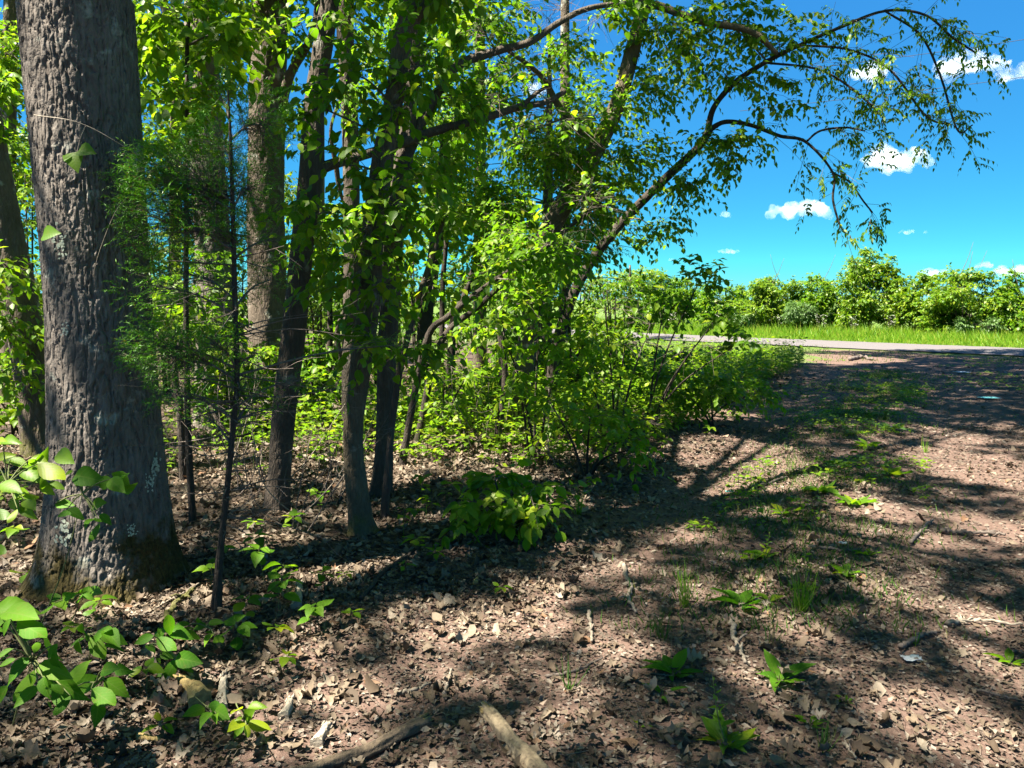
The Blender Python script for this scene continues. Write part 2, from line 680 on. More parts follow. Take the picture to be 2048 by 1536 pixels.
M = {}
M['leaf'] = leaf_mat('leaf_green', [(0, (.066, .17, .006)), (.5, (.105, .225, .008)), (.85, (.165, .28, .010)), (1, (.26, .31, .012))], trans=.62)
M['leaf_bright'] = leaf_mat('leaf_spring', [(0, (.095, .21, .008)), (.6, (.155, .28, .010)), (1, (.26, .33, .014))], trans=.6)
M['leaf_dark'] = leaf_mat('leaf_shade_green', [(0, (.022, .065, .010)), (.6, (.035, .092, .012)), (1, (.06, .12, .014))], trans=.35, veins=False)
M['leaf_plain'] = leaf_mat('leaf_green_fine', [(0, (.062, .155, .007)), (.5, (.10, .21, .008)), (.85, (.15, .26, .010)), (1, (.24, .29, .014))], veins=False, trans=.58)
M['leaf_sun'] = leaf_mat('leaf_yellow_green', [(0, (.06, .145, .008)), (.5, (.115, .215, .010)), (1, (.21, .265, .014))], veins=False, trans=.5)
M['leaf_grey'] = leaf_mat('leaf_grey_green', [(0, (.06, .13, .03)), (1, (.11, .19, .05))], veins=False, trans=.3)
M['leaf_fore'] = leaf_mat('leaf_broad', [(0, (.045, .145, .006)), (.6, (.075, .195, .008)), (1, (.12, .245, .010))], trans=.5, rough=.6, spec=.2)
M['cedar'] = leaf_mat('cedar_scale', [(0, (.042, .15, .006)), (.6, (.075, .22, .008)), (.93, (.11, .26, .010)), (.97, (.16, .11, .03)), (1, (.20, .10, .03))], trans=.25, veins=False)
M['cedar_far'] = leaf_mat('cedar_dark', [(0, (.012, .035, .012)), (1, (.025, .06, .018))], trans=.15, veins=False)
M['grass'] = leaf_mat('grass_blade', [(0, (.085, .21, .010)), (.6, (.15, .29, .014)), (1, (.30, .33, .05))], trans=.5, veins=False)
M['grass_shade'] = leaf_mat('grass_short_shaded', [(0, (.03, .085, .012)), (.7, (.06, .13, .016)), (1, (.16, .16, .05))], trans=.35, veins=False)  # darker copy of the grass colour, with shade put into it
M['petal'] = leaf_mat('white_petal', [(0, (.7, .68, .62)), (1, (.85, .83, .78))], trans=.3, tcol=(1, 1, 1), veins=False)
LSTOPS = [(0, (.052, .036, .023)), (.25, (.105, .076, .050)), (.5, (.17, .13, .088)), (.75, (.245, .198, .145)), (.9, (.32, .275, .22)), (.96, (.23, .12, .06)), (1, (.09, .063, .042))]
M['litter'] = litter_mat('dry_leaf', LSTOPS)
M['chips'] = litter_mat('dry_fragments', [(0, (.060, .044, .033)), (.35, (.11, .082, .063)), (.65, (.175, .136, .108)), (.9, (.25, .205, .168)), (1, (.34, .295, .25))], trans=.05)
M['twig'] = plain_mat('twig_bark', (.055, .042, .034), (.14, .11, .09), 40)
M['twig_pale'] = plain_mat('bleached_twig', (.10, .08, .06), (.26, .22, .17), 40)
M['twig_green'] = plain_mat('green_stem', (.06, .08, .02), (.12, .13, .04), 40)
M['oak'] = bark_mat('oak_bark', [(0.25, (0.0636, 0.0535, 0.0453)), (0.5, (0.1169, 0.1008, 0.0877)), (0.75, (0.1945, 0.1739, 0.1552))], 1.0,
                    moss=((.026, .020, .006), (.062, .048, .014)), lichen=.4, bump=.95, mossh=.36)
M['bark_grey'] = bark_mat('grey_bark', [(0.25, (0.0546, 0.0409, 0.0291)), (0.5, (0.0961, 0.0763, 0.057)), (0.75, (0.1612, 0.1321, 0.1035))], 1.2,
                          moss=((.05, .05, .015), (.10, .095, .03)), lichen=.5, mossh=.2)
M['bark_pale'] = bark_mat('pale_bark', [(0.25, (0.0935, 0.0765, 0.0612)), (0.5, (0.1445, 0.1232, 0.102)), (0.75, (0.221, 0.1913, 0.1615))], 1.0, lichen=.4)
M['bark_dark'] = bark_mat('dark_bark', [(0.25, (0.0385, 0.0301, 0.0238)), (0.5, (0.07, 0.056, 0.0434)), (0.75, (0.119, 0.098, 0.077))], 1.6, lichen=.25)
M['bark_brown'] = bark_mat('brown_bark', [(0.25, (0.0527, 0.0409, 0.026)), (0.5, (0.0899, 0.0732, 0.0484)), (0.75, (0.1426, 0.1209, 0.0868))], 1.8, lichen=.35,
                           moss=((.06, .055, .02), (.11, .10, .035)), mossh=.15)
M['bark_limb'] = bark_mat('limb_bark', [(0.25, (0.025, 0.019, 0.015)), (0.5, (0.0425, 0.034, 0.027)), (0.75, (0.075, 0.0625, 0.05))], 2.2, lichen=.15)
M['wood_yellow'] = plain_mat('rotten_yellow_wood', (.10, .065, .02), (.34, .25, .095), 30, .85, .8, .01)
M['wood_pale'] = plain_mat('weathered_pale_wood', (.12, .10, .075), (.34, .30, .235), 30, .85, .8, .01)
M['log_dark'] = plain_mat('decayed_log', (.030, .022, .015), (.15, .11, .07), 34, .9, .9, .015)
M['log_pale'] = plain_mat('bare_log', (.07, .050, .030), (.27, .21, .13), 34, .85, .8, .012)
M['paper'] = plain_mat('crumpled_paper', (.30, .32, .34), (.5, .5, .5), 20)
M['teal'] = plain_mat('teal_plastic', (.10, .38, .36), (.22, .52, .48), 20, .45)
M['lichen'] = plain_mat('lichen_crust', (.24, .27, .20), (.42, .45, .36), 60)
M['wire'] = plain_mat('cable_black', (.02, .02, .02), (.03, .03, .03), 20)

# ------------------------------------------------------------------ terrain
PD = nrm(np.array([3.5 - .76, 8 - 2.75]))


def path_u(x, y):
    """signed distance from the weedy middle strip of the track"""
    return (x - .76) * PD[1] - (y - 2.75) * PD[0]


ROAD = np.array([(-26, 74), (-8, 51), (0, 40.6), (6.9, 32), (12, 26.3), (15.5, 22.8), (22, 16.6), (32, 8), (60, -14)], float)
ROADC = spline(np.c_[ROAD, np.zeros(len(ROAD))], 400)[:, :2]
ROADT = nrm(np.gradient(ROADC, axis=0))
ROADN = np.c_[-ROADT[:, 1], ROADT[:, 0]]                         # points to the far side of the road


def road_d(x, y):
    """signed distance from the road's centre line, positive on the far side"""
    x, y = np.asarray(x, float), np.asarray(y, float)
    sh = x.shape
    Q = np.stack([x.ravel(), y.ravel()], 1)
    out = np.empty(len(Q))
    for a in range(0, len(Q), 20000):
        q = Q[a:a + 20000]
        d = ((q[:, None] - ROADC[None]) ** 2).sum(-1)
        i = d.argmin(1)
        out[a:a + 20000] = ((q - ROADC[i]) * ROADN[i]).sum(1)
    return out.reshape(sh)


def hz(x, y):
    x, y = np.asarray(x, float), np.asarray(y, float)
    u = path_u(x, y)
    near = np.clip((20 - np.hypot(x, y)) / 8, 0, 1)
    wood = np.clip((-u - 1.6) / 1.5, 0, 1)
    z = .05 * (vnoise(x * .45 + 9, y * .45, 1) - .5) + .025 * (vnoise(x * 1.6, y * 1.6, 2) - .5)
    z = z + wood * .07 * (vnoise(x * .7, y * .7, 3) - .3)
    z = z + .014 * (vnoise(x * 6, y * 6, 4) - .5)
    z = z - .045 * (np.exp(-((u + .92) / .42) ** 2) + np.exp(-((u - .98) / .45) ** 2))
    return z * near


def gnd(px, py):
    z = 0.0
    d = ray(px, py)
    for _ in range(4):
        t = (z - H) / d[2]
        P = np.array([0, 0, H]) + d * t
        z = float(hz(P[0], P[1]))
    P[2] = z
    return P


def axis_grid(dense_a, dense_b, step, far_a, far_b, k=26):
    d = np.arange(dense_a, dense_b + 1e-6, step)
    lo = dense_a - np.geomspace(step * 1.5, dense_a - far_a, k)[::-1]
    hi = dense_b + np.geomspace(step * 1.5, far_b - dense_b, k)
    return np.concatenate([lo, d, hi])


gx = axis_grid(-9, 9, .09, -1500, 1500)
gy = axis_grid(0.5, 16, .09, -400, 2500)
GX, GY = np.meshgrid(gx, gy, indexing='ij')
RD = road_d(np.clip(GX, -60, 70), np.clip(GY, -30, 90))
GZ = hz(GX, GY) - .02 * (np.abs(RD) < 2.3)
nx, ny = GX.shape
ii, jj = np.meshgrid(np.arange(nx - 1), np.arange(ny - 1), indexing='ij')
quads = np.stack([ii * ny + jj, (ii + 1) * ny + jj, (ii + 1) * ny + jj + 1, ii * ny + jj + 1], -1).reshape(-1, 4)
GU = path_u(GX, GY)
bare = np.clip(1.25 - np.abs(GU + .1) / 2.1, 0, 1) * 1.4
bare = np.clip(bare - .35 * np.exp(-((GU - .1) / .38) ** 2), 0, 1)
bare = np.where((RD > -9) & (GU > -4), np.maximum(bare, .55), bare)
grassm = np.clip((RD + 4.5) / 1.5, 0, 1)
grassm = np.maximum(grassm, np.clip((np.abs(GX) - 30) / 10, 0, 1))
grassm = np.where(RD < -1.9, grassm * .42, grassm)
grassm = np.maximum(grassm, .6 * np.clip((RD + 13) / 5, 0, 1) * (GU < -1.5))


def ground_mat():
    k = NT('woodland_ground')
    geo = k.n('ShaderNodeNewGeometry')
    pos = geo.outputs['Position']
    a1 = k.n('ShaderNodeAttribute', attribute_name='soil').outputs['Fac']
    a2 = k.n('ShaderNodeAttribute', attribute_name='green').outputs['Fac']
    n1 = k.noise(pos, 2.0, 6, .65)
    n2 = k.noise(pos, 38, 6, .7)
    n3 = k.noise(pos, 9, 5, .65, .4)
    duff = k.ramp(n2, [(.25, (.025, .018, .013)), (.5, (.065, .046, .034)), (.75, (.14, .105, .078))])
    soil = k.ramp(n2, [(.2, (.066, .041, .032)), (.5, (.125, .081, .065)), (.8, (.21, .148, .12))])
    soil = k.mix(k.math('MULTIPLY', n3, .5), soil, (.085, .060, .048))
    sm = k.math('MULTIPLY', k.math('SUBTRACT', k.math('ADD', a1, k.math('MULTIPLY', k.math('SUBTRACT', n1, .5), .9)), .35), 3.0, clamp=True)
    c = k.mix(sm, duff, soil)
    gr = k.ramp(n2, [(.25, (.035, .075, .012)), (.5, (.07, .12, .02)), (.8, (.17, .18, .06))])
    gm = k.math('MULTIPLY', k.math('SUBTRACT', k.math('ADD', a2, k.math('MULTIPLY', k.math('SUBTRACT', n3, .5), 1.2)), .40), 4.0, clamp=True)
    c = k.mix(gm, c, gr)
    p = k.n('ShaderNodeBsdfPrincipled')
    p.inputs['Roughness'].default_value = .95
    p.inputs['Specular IOR Level'].default_value = .15
    k.l(c, p.inputs['Base Color'])
    hgt = k.math('ADD', k.math('MULTIPLY', n2, .6), n3)
    k.l(k.bump(hgt, .9, .03), p.inputs['Normal'])
    k.l(p.outputs[0], k.out.inputs['Surface'])
    return k.m


ground = link('ground', mesh_np('ground', np.stack([GX, GY, GZ], -1).reshape(-1, 3), [quads], ground_mat(),
                                {'soil': bare.ravel(), 'green': grassm.ravel()}, True), kind='structure')


def road_mat():
    k = NT('gravel_lane')
    geo = k.n('ShaderNodeNewGeometry')
    pos = geo.outputs['Position']
    n1 = k.noise(pos, .9, 5, .6)
    n2 = k.noise(pos, 60, 4, .7)
    c = k.ramp(n2, [(.25, (.058, .051, .051)), (.5, (.10, .09, .091)), (.8, (.18, .164, .165))])
    c = k.mix(k.math('MULTIPLY', k.math('SUBTRACT', n1, .52), 3.0, clamp=True), c, (.10, .075, .062))
    p = k.n('ShaderNodeBsdfPrincipled')
    p.inputs['Roughness'].default_value = .95
    k.l(c, p.inputs['Base Color'])
    k.l(k.bump(n2, .8, .02), p.inputs['Normal'])
    k.l(p.outputs[0], k.out.inputs['Surface'])
    return k.m


rw = np.linspace(-2.05, 2.05, 9)
wob = .35 * (vnoise(np.arange(400) * .6, np.zeros(400), 5) - .5) + .3 * (vnoise(np.arange(400) * 1.9, np.zeros(400), 6) - .5)
RV = []
for i in range(400):
    for w in rw:
        ww = w + (wob[i] * (abs(w) / 2.05))
        p = ROADC[i] + ROADN[i] * ww
        RV.append((p[0], p[1], .022 + .035 * (1 - (w / 2.05) ** 2)))
i, j = np.meshgrid(np.arange(399), np.arange(8), indexing='ij')
rq = np.stack([i * 9 + j, i * 9 + j + 1, (i + 1) * 9 + j + 1, (i + 1) * 9 + j], -1).reshape(-1, 4)
road = link('road', mesh_np('road', np.array(RV), [rq], road_mat(), None, True), kind='structure')

# ------------------------------------------------------------------ woody plants
TREE_NO = [0]


def bark_tube(pts, rad, around, step, plate, aspect, depth, seed, flare=None, lump=.04):
    """trunk or limb with real furrowed plates; pts, rad are control rows"""
    C = np.c_[np.asarray(pts, float), np.asarray(rad, float)]
    seg = np.linalg.norm(np.diff(C[:, :3], axis=0), axis=1).sum()
    n = max(4, int(seg / step))
    R = spline(C, n)
    P, rad = R[:, :3], np.maximum(R[:, 3], .002)
    s = np.concatenate([[0], np.cumsum(np.linalg.norm(np.diff(P, axis=0), axis=1))])
    V, polys = tube(P, np.ones(n), around, cap=False)
    V = V.reshape(n, around, 3)
    D = V - P[:, None]
    th = np.linspace(0, 2 * math.pi, around, endpoint=False)[None] + np.zeros((n, 1))
    ss = s[:, None] + np.zeros((1, around))
    rm = float(np.median(rad))
    per = max(5, int(round(2 * math.pi * rm / plate)))
    u = th / (2 * math.pi) * per
    v = ss / plate
    wu = u + .9 * (vnoise(u, v * .28, seed + 3, per) - .5) + .5 * (vnoise(u * 2, v * .8, seed + 4, per * 2) - .5)
    n1 = .6 * vnoise(wu, v * .11, seed, per) + .4 * vnoise(wu * 2, v * .25, seed + 1, per * 2)
    e = np.clip(np.abs(n1 - .5) / .075, 0, 1)
    e = e * e * (3 - 2 * e)
    pc = int(per * 1.5)
    f1, f2, cid = cells(wu * pc / per, v / aspect + .4 * (vnoise(u * 2, v * .9, seed + 9, per * 2) - .5), pc, seed + 2)
    pl = np.clip((f2 - f1) / .35, 0, 1)
    fine = vnoise(u * 4, v * 3.1, seed + 5, per * 4) * .5 + vnoise(u * 8, v * 5.3, seed + 6, per * 8) * .35
    hgt = depth * (e * (.62 + .26 * np.clip(pl * 1.6, 0, 1) * (.5 + .7 * cid)) + .2 * fine)
    low = lump * rad[:, None] * (vnoise(np.cos(th) * 1.3 + 7, np.sin(th) * 1.3 + ss * 1.1, seed + 8) - .5) * 2
    rr = rad[:, None] + hgt - depth * .6 + low
    if flare is not None:
        fl = flare * np.exp(-ss / .16) * (.35 + .65 * (.5 + .5 * np.cos(th * 5 + 1.1 + 1.2 * np.sin(th))))
        rr = rr + fl
    W = P[:, None] + D * rr[:, :, None]
    W = W.reshape(-1, 3)
    W = np.vstack([W, P[-1], P[0]])
    k = np.arange(around)
    o = (n - 1) * around
    polys.append(np.stack([np.full(around, n * around), o + k, o + (k + 1) % around], -1))
    return W, polys


def limb_px(rows):
    """rows (px, py, depth, width px) -> points and radii"""
    P = np.array([at(a, b, c) for a, b, c, _ in rows])
    R = np.array([w * c / F / 2 for _, _, c, w in rows])
    return P, R


def grow(r, limbs, blobs, tw_len, leaf_area, K, cover):
    """side branches from the limbs into each leaf cluster, then twigs; returns twig origins, directions and branch geometry"""
    allp = np.vstack([np.asarray(p) for p in limbs])
    O, D, bag = [], [], Bag()
    B0, B1, B2, R0, R1 = [], [], [], [], []
    for c, rad, dens in blobs:
        c, rad = np.asarray(c, float), np.asarray(rad, float)
        area = math.pi * rad[0] * rad[2]
        nsub = max(3, int(3.3 * cover * dens * area / (6 * K * leaf_area)))
        d = np.linalg.norm((allp - c) * np.array([1, 1, 1.5]), axis=1)
        a = allp[d.argmin()]
        m = (a + c) / 2 + r.normal(0, .06, 3) * np.linalg.norm(c - a) + np.array([0, 0, .08 * np.linalg.norm(c - a)])
        hub = spline(np.array([a, m, c]), 10)
        wd = float(np.clip(np.linalg.norm(c - a) * .010 + .004, .005, .03))
        V, p = tube(hub, np.linspace(wd, wd * .45, 10), 6)
        bag.add(V, p)
        q = r.normal(0, 1, (nsub, 3))
        q = q / np.linalg.norm(q, axis=1, keepdims=True) * (r.uniform(.15, 1, (nsub, 1)) ** .45)
        tip = c + q * rad
        st = hub[r.integers(4, 10, nsub)]
        mid = (st + tip) / 2 + np.array([0, 0, .12]) * np.linalg.norm(tip - st, axis=1, keepdims=True) + r.normal(0, .05, (nsub, 3)) * rad
        B0.append(st); B1.append(mid); B2.append(tip)
        R0.append(np.full(nsub, max(.0022, wd * .32))); R1.append(np.full(nsub, max(.0013, wd * .12)))
        for k in range(6):
            t = r.uniform(.25, 1, (nsub, 1))
            o = st * (1 - t) ** 2 + 2 * mid * t * (1 - t) + tip * t * t
            out = nrm(tip - st)
            dd = out * .6 + nrm(r.normal(0, 1, (nsub, 3)) * np.array([1, 1, .45])) * .9
            O.append(o); D.append(nrm(dd))
    B = [np.vstack(x) for x in (B0, B1, B2)]
    V, p = twig_batch(*B, np.concatenate(R0), np.concatenate(R1))
    bag.add(V, p)
    return np.vstack(O), np.vstack(D), bag


SHADE = {}                      # filled below: ground ellipses that stay sunlit


def sun_ground(P):
    """where the shadow of a point falls on the ground plane"""
    P = np.atleast_2d(P)
    return P[:, :2] - S[None, :2] * (P[:, 2:3] / S[2])


def in_sun_patch(P, grow_=1.0, patches=None):
    g = sun_ground(P)
    hit = np.zeros(len(g), bool)
    w = .8 * (fbm(g[:, 0] * 1.6, g[:, 1] * 1.6, 41, 3) - .5) * 2
    for (x, y, a, b) in (LIT if patches is None else patches):
        hit |= (((g[:, 0] - x) / a) ** 2 + ((g[:, 1] - y) / b) ** 2) < (1 + w) * grow_
    return hit


LITPX = [(1480, 925, 165, 58), (1400, 960, 90, 30), (1600, 716, 190, 11), (1500, 735, 60, 8), (1950, 935, 110, 42), (1900, 870, 60, 20), (1990, 1060, 80, 34), (1880, 1085, 80, 22),
         (1930, 1225, 110, 36), (1740, 1010, 70, 30), (1760, 1180, 70, 36), (1850, 1440, 170, 80), (1990, 1330, 60, 50), (2000, 1490, 120, 60), (690, 1140, 62, 26), (640, 930, 140, 34), (800, 960, 70, 22),
         (560, 960, 40, 20), (1090, 1190, 62, 32), (1240, 1300, 110, 30), (900, 1275, 105, 46), (700, 1390, 125, 52), (1050, 1250, 110, 40), (870, 835, 90, 34), (1040, 870, 50, 26),
         (30, 1150, 70, 50), (590, 1500, 90, 40), (1500, 1345, 80, 36), (1330, 1515, 170, 24), (1620, 1270, 80, 30), (1130, 1440, 60, 24), (1400, 1190, 50, 20), (480, 860, 60, 30), (60, 800, 60, 30),
         (1980, 850, 60, 10), (250, 820, 60, 30), (1520, 1180, 40, 26)]
LIT = []
for a, b, rx, ry in LITPX:
    c, t0, t1 = gnd(a, b), gnd(a, b - ry), gnd(a, b + ry)
    LIT.append((c[0], c[1], rx * c[1] / F, max(.05, (t0[1] - t1[1]) / 2)))
LIT_TRACK = [l for l, q in zip(LIT, LITPX) if q[0] > 1300]
# the same for bits of the big trunk and of the understorey that catch the sun
for a, b, Y, rr in [(200, 300, 3.85, .13), (160, 180, 3.85, .10), (190, 470, 3.85, .12), (240, 640, 3.8, .14), (170, 900, 3.75, .12), (150, 1000, 3.75, .12), (280, 1030, 3.75, .12), (290, 1110, 3.75, .10),
                    (640, 60, 5.6, .2), (650, 250, 5.6, .15), (690, 325, 5.6, .15), (425, 500, 9, .3), (420, 200, 9, .4), (30, 520, 7.6, .25), (1120, 600, 7.5, .45), (1020, 640, 7.2, .4),
                    (1230, 620, 7.5, .4), (1300, 830, 8, .5), (1430, 790, 10, .7), (1250, 720, 8, .4), (60, 960, 3.1, .16), (190, 1060, 2.9, .10), (70, 1210, 2.5, .12), (1010, 960, 4.9, .22),
                    (350, 700, 3.8, .16), (340, 260, 6.3, .5), (560, 330, 8, .5), (900, 780, 7.8, .5), (730, 300, 5.3, .3), (560, 700, 6, .2), (500, 1380, 2.7, .12), (600, 1230, 3.2, .1)]:
    P = at(a, b, Y)
    g = sun_ground(P)[0]
    LIT.append((g[0], g[1], rr, rr * 1.25))


def make_tree(name, label, cat, trunks, blobs, leafm, L=.10, W=1.0, K=7, cover=1.6, tmpl=None, n_own=0, own_tmpl=None, group=None, twl=.32,
              bark='bark_grey', limbs=(), droop=.25, leafdroop=.35, ang=55, pairs=False, twig_mat='twig', bark_kw=None, jit=.42, spare=True, sub=None, base=None):
    """trunks, limbs: lists of (points, radii); blobs: (centre, radii, density)"""
    TREE_NO[0] += 1
    seed = 100 + TREE_NO[0] * 17
    r = np.random.default_rng(seed)
    b = np.array(trunks[0][0][0], float) if base is None else np.array(base, float)
    t = thing(name, label, cat, b, group)
    kw = dict(around=40, step=.03, plate=.03, aspect=2.6, depth=.006)
    kw.update(bark_kw or {})
    lines = []
    for kind, rows in (('trunk', trunks), ('limb', limbs)):
        for q, (P, R) in enumerate(rows):
            k2 = dict(kw)
            if kind == 'limb' or q > 0:
                k2.update(around=max(10, kw['around'] // 3), step=max(.03, kw['step']), depth=kw['depth'] * .5, flare=None)
            elif 'flare' not in k2:
                k2['flare'] = float(R[0]) * .25
            V, p = bark_tube(P, R, seed=seed + q, **k2)
            bg = Bag(); bg.add(V, p)
            bg.build(kind, M[bark if kind == 'trunk' else (bark_kw or {}).get('limb', bark)] if False else M[bark], t, smooth=True, origin=b)
            lines.append(spline(np.asarray(P, float), 24))
    if not blobs:
        return t
    tm = tmpl or ([OVAL8, OVAL8B] if b[1] < 6.2 else [KITE])
    O, D, bag = grow(r, lines, blobs, twl, .36 * L * L * W, K, cover)
    Ln = twl * r.uniform(.6, 1.2, len(O))
    base_, ax, N, sz = spray_leaves(r, O, D, Ln, K, L, ang, droop, leafdroop, jit, pairs=pairs)
    up = np.array([0, 0, 1.0])
    e = O + D * Ln[:, None] - up * (droop * Ln)[:, None]
    if b[1] < 20:
        V, p = twig_line(O, e, .0016, .0008)
        bag.add(V, p)
    bag.build('twigs', M[twig_mat], t, 'stuff', origin=b)
    keep = np.ones(len(base_), bool)
    if spare:
        keep &= ~(in_sun_patch(base_, .8, LIT_TRACK) & (r.random(len(base_)) < .9))
        keep &= ~(in_sun_patch(base_, .6) & (r.random(len(base_)) < .3))
    base_, ax, N, sz = base_[keep], ax[keep], N[keep], sz[keep]
    rnd = r.random(len(base_))
    own = np.zeros(len(base_), bool)
    if n_own:
        px, py, z = proj(base_)
        score = np.where((px > 0) & (px < 2048) & (py > 0) & (py < 1536) & (z > .3), sz / np.maximum(z, .3), 0)
        o = np.argsort(-score)[:n_own]
        own[o[score[o] > 0]] = True
        i = np.flatnonzero(own)
        leaf_objects(t, 'leaf', own_tmpl or [OVATE, OVATE2, OVATE3], M[leafm], base_[i], ax[i], N[i], sz[i], W, rnd[i], b)
    fb = Bag()
    pick = r.integers(0, len(tm), len(base_))
    for q in range(len(tm)):
        i = np.flatnonzero(~own & (pick == q))
        leaves(fb, tm[q], base_[i], ax[i], N[i], sz[i], W, rnd[i])
    fb.build('foliage', M[leafm], t, 'stuff', origin=b)
    return t


def bl(px, py, rx, ry, Y, dY=.5, dens=1.0):
    return (at(px, py, Y), (rx * Y / F, dY, ry * Y / F), dens)


def on_ground(p, dz=-.03):
    p = np.array(p, float)
    p[2] = hz(p[0], p[1]) + dz
    return p


def trunk_px(rows, sink=.05):
    P, R = limb_px(rows)
    P[0, 2] = hz(P[0, 0], P[0, 1]) - sink
    return P, R
# ------------------------------------------------------------------ the big oak and the trunks round it
oak_P = np.array([at(222, 1200, 4.05), at(220, 1120, 4.05), at(218, 1000, 4.05), at(212, 850, 4.05), at(198, 600, 4.06), at(178, 320, 4.08), at(152, 0, 4.10), at(120, -400, 4.15), at(110, -1100, 4.2), at(110, -2200, 4.2)])
oak_P[0, 2] = hz(oak_P[0, 0], oak_P[0, 1]) - .06
oak_R = np.array([.375, .325, .293, .268, .248, .252, .262, .27, .24, .13])
b0 = oak_P[0].copy()
oak = thing('oak_tree', 'massive furrowed oak trunk with mossy flared base and pale lichen', 'tree', b0)
V, p = bark_tube(oak_P[:7], oak_R[:7], 290, .0085, .0205, 3.2, .0155, 11, flare=.11, lump=.035)
bg = Bag(); bg.add(V, p); oak_trunk = bg.build('trunk', M['oak'], oak, smooth=True, origin=b0)
V, p = bark_tube(oak_P[6:], oak_R[6:], 40, .06, .034, 2.3, .01, 12)
bg = Bag(); bg.add(V, p); bg.build('trunk', M['oak'], oak, smooth=True, origin=b0)
# lichen rosettes standing proud of the bark
for px, py, s in [(312, 930, .045), (128, 1070, .05), (300, 965, .03), (120, 490, .04), (132, 660, .025), (262, 1062, .022), (335, 1118, .02)]:
    Q = at(px, py, 4.05)
    ax_ = oak_P[np.abs(oak_P[:, 2] - Q[2]).argmin()]
    rad = np.interp(Q[2], oak_P[:, 2], oak_R)
    c2 = np.array([np.interp(Q[2], oak_P[:, 2], oak_P[:, 0]), np.interp(Q[2], oak_P[:, 2], oak_P[:, 1])])
    # where the view ray meets the trunk
    d = ray(px, py); o_ = np.array([0, 0, H])
    A_ = d[0] ** 2 + d[1] ** 2; B_ = 2 * (d[0] * (o_[0] - c2[0]) + d[1] * (o_[1] - c2[1])); C_ = (o_[0] - c2[0]) ** 2 + (o_[1] - c2[1]) ** 2 - (rad + .006) ** 2
    disc = B_ * B_ - 4 * A_ * C_
    if disc <= 0:
        continue
    hit = o_ + d * ((-B_ - math.sqrt(disc)) / (2 * A_))
    nn = nrm(np.array([hit[0] - c2[0], hit[1] - c2[1], 0]))
    tt = np.array([-nn[1], nn[0], 0]); uu = np.array([0, 0, 1.0])
    r = np.random.default_rng(int(px * 7 + py))
    bg = Bag()
    for q in range(26):
        cc = hit + tt * r.normal(0, s * .5) + uu * r.normal(0, s * .75)
        k = 9
        a = np.linspace(0, 2 * math.pi, k, endpoint=False)
        rr = s * .2 * r.uniform(.4, 1.5, k)
        ring = cc + tt * (np.cos(a) * rr)[:, None] + uu * (np.sin(a) * rr)[:, None] + nn * r.uniform(-.004, .004)
        bg.add(np.vstack([ring, cc + nn * .002]), [np.array([(i, (i + 1) % k, k) for i in range(k)])])
    bg.build('lichen', M['lichen'], oak_trunk, 'stuff', origin=b0)

BK = dict(around=56, step=.034, plate=.045, aspect=2.4, depth=.02)
make_tree('leaning_tree', 'rough grey trunk leaning out behind the big oak, lichen on its upper side', 'tree',
          [trunk_px([(92, 925, 7.6, 74), (80, 860, 7.6, 66), (62, 720, 7.6, 64), (34, 580, 7.6, 64), (2, 430, 7.6, 62), (-30, 260, 7.7, 60), (-60, 60, 7.8, 52), (-90, -200, 8, 40)])],
          [bl(10, 640, 70, 70, 7.2, .5), bl(0, 520, 50, 60, 7, .5, .6), bl(40, 760, 50, 40, 7, .4), bl(-60, 200, 90, 90, 7.6, .6)], 'leaf_bright', L=.10, n_own=60, bark='bark_grey', bark_kw=BK)
make_tree('slender_tree', 'slim pale trunk rising past the frame edge behind the leaning trunk', 'tree',
          [trunk_px([(20, 800, 12, 30), (18, 560, 12, 28), (16, 300, 12, 27), (22, 0, 12, 24), (24, -300, 12, 20), (20, -560, 12, 10)])],
          [bl(20, 110, 60, 110, 11.5, .9), bl(10, 320, 60, 80, 11.5, .9), bl(60, 420, 40, 50, 11, .6), bl(30, -150, 130, 120, 12, 1.2), bl(-60, 60, 80, 90, 12, 1)], 'leaf_bright', L=.11, n_own=40, bark='bark_grey')
make_tree('pale_tree', 'broad pale barked trunk half hidden behind the cedar foliage', 'tree',
          [trunk_px([(432, 845, 9.2, 84), (430, 720, 9.2, 72), (428, 520, 9.2, 66), (412, 280, 9.2, 62), (402, 60, 9.2, 58), (396, -250, 9.3, 50), (392, -620, 9.4, 24)])],
          [bl(420, -120, 150, 120, 8.6, .8), bl(330, 60, 90, 80, 8.4, .8), bl(470, 20, 60, 60, 8.5, .7, .8)], 'leaf_bright', L=.10, n_own=120, bark='bark_pale', bark_kw=BK,
          limbs=[limb_px([(405, 150, 9.2, 26), (350, 60, 9.0, 20), (300, -60, 8.8, 14)])])
make_tree('straight_tree', 'straight grey trunk standing between the pale trunk and the forked sapling', 'tree',
          [trunk_px([(540, 850, 10, 98), (538, 780, 10, 84), (535, 620, 10, 74), (532, 400, 10, 70), (535, 200, 10, 66), (540, 40, 10, 64), (545, -260, 10.1, 54), (550, -640, 10.2, 24)])],
          [bl(560, -90, 130, 80, 9.5, .8), bl(600, 70, 55, 50, 9.5, .6, .7), bl(575, 190, 30, 60, 9.5, .6, .5)], 'leaf', L=.10, n_own=60, bark='bark_grey', bark_kw=BK,
          limbs=[limb_px([(560, 230, 10, 20), (580, 150, 9.8, 17), (622, 75, 9.6, 13), (640, -20, 9.4, 9)])])
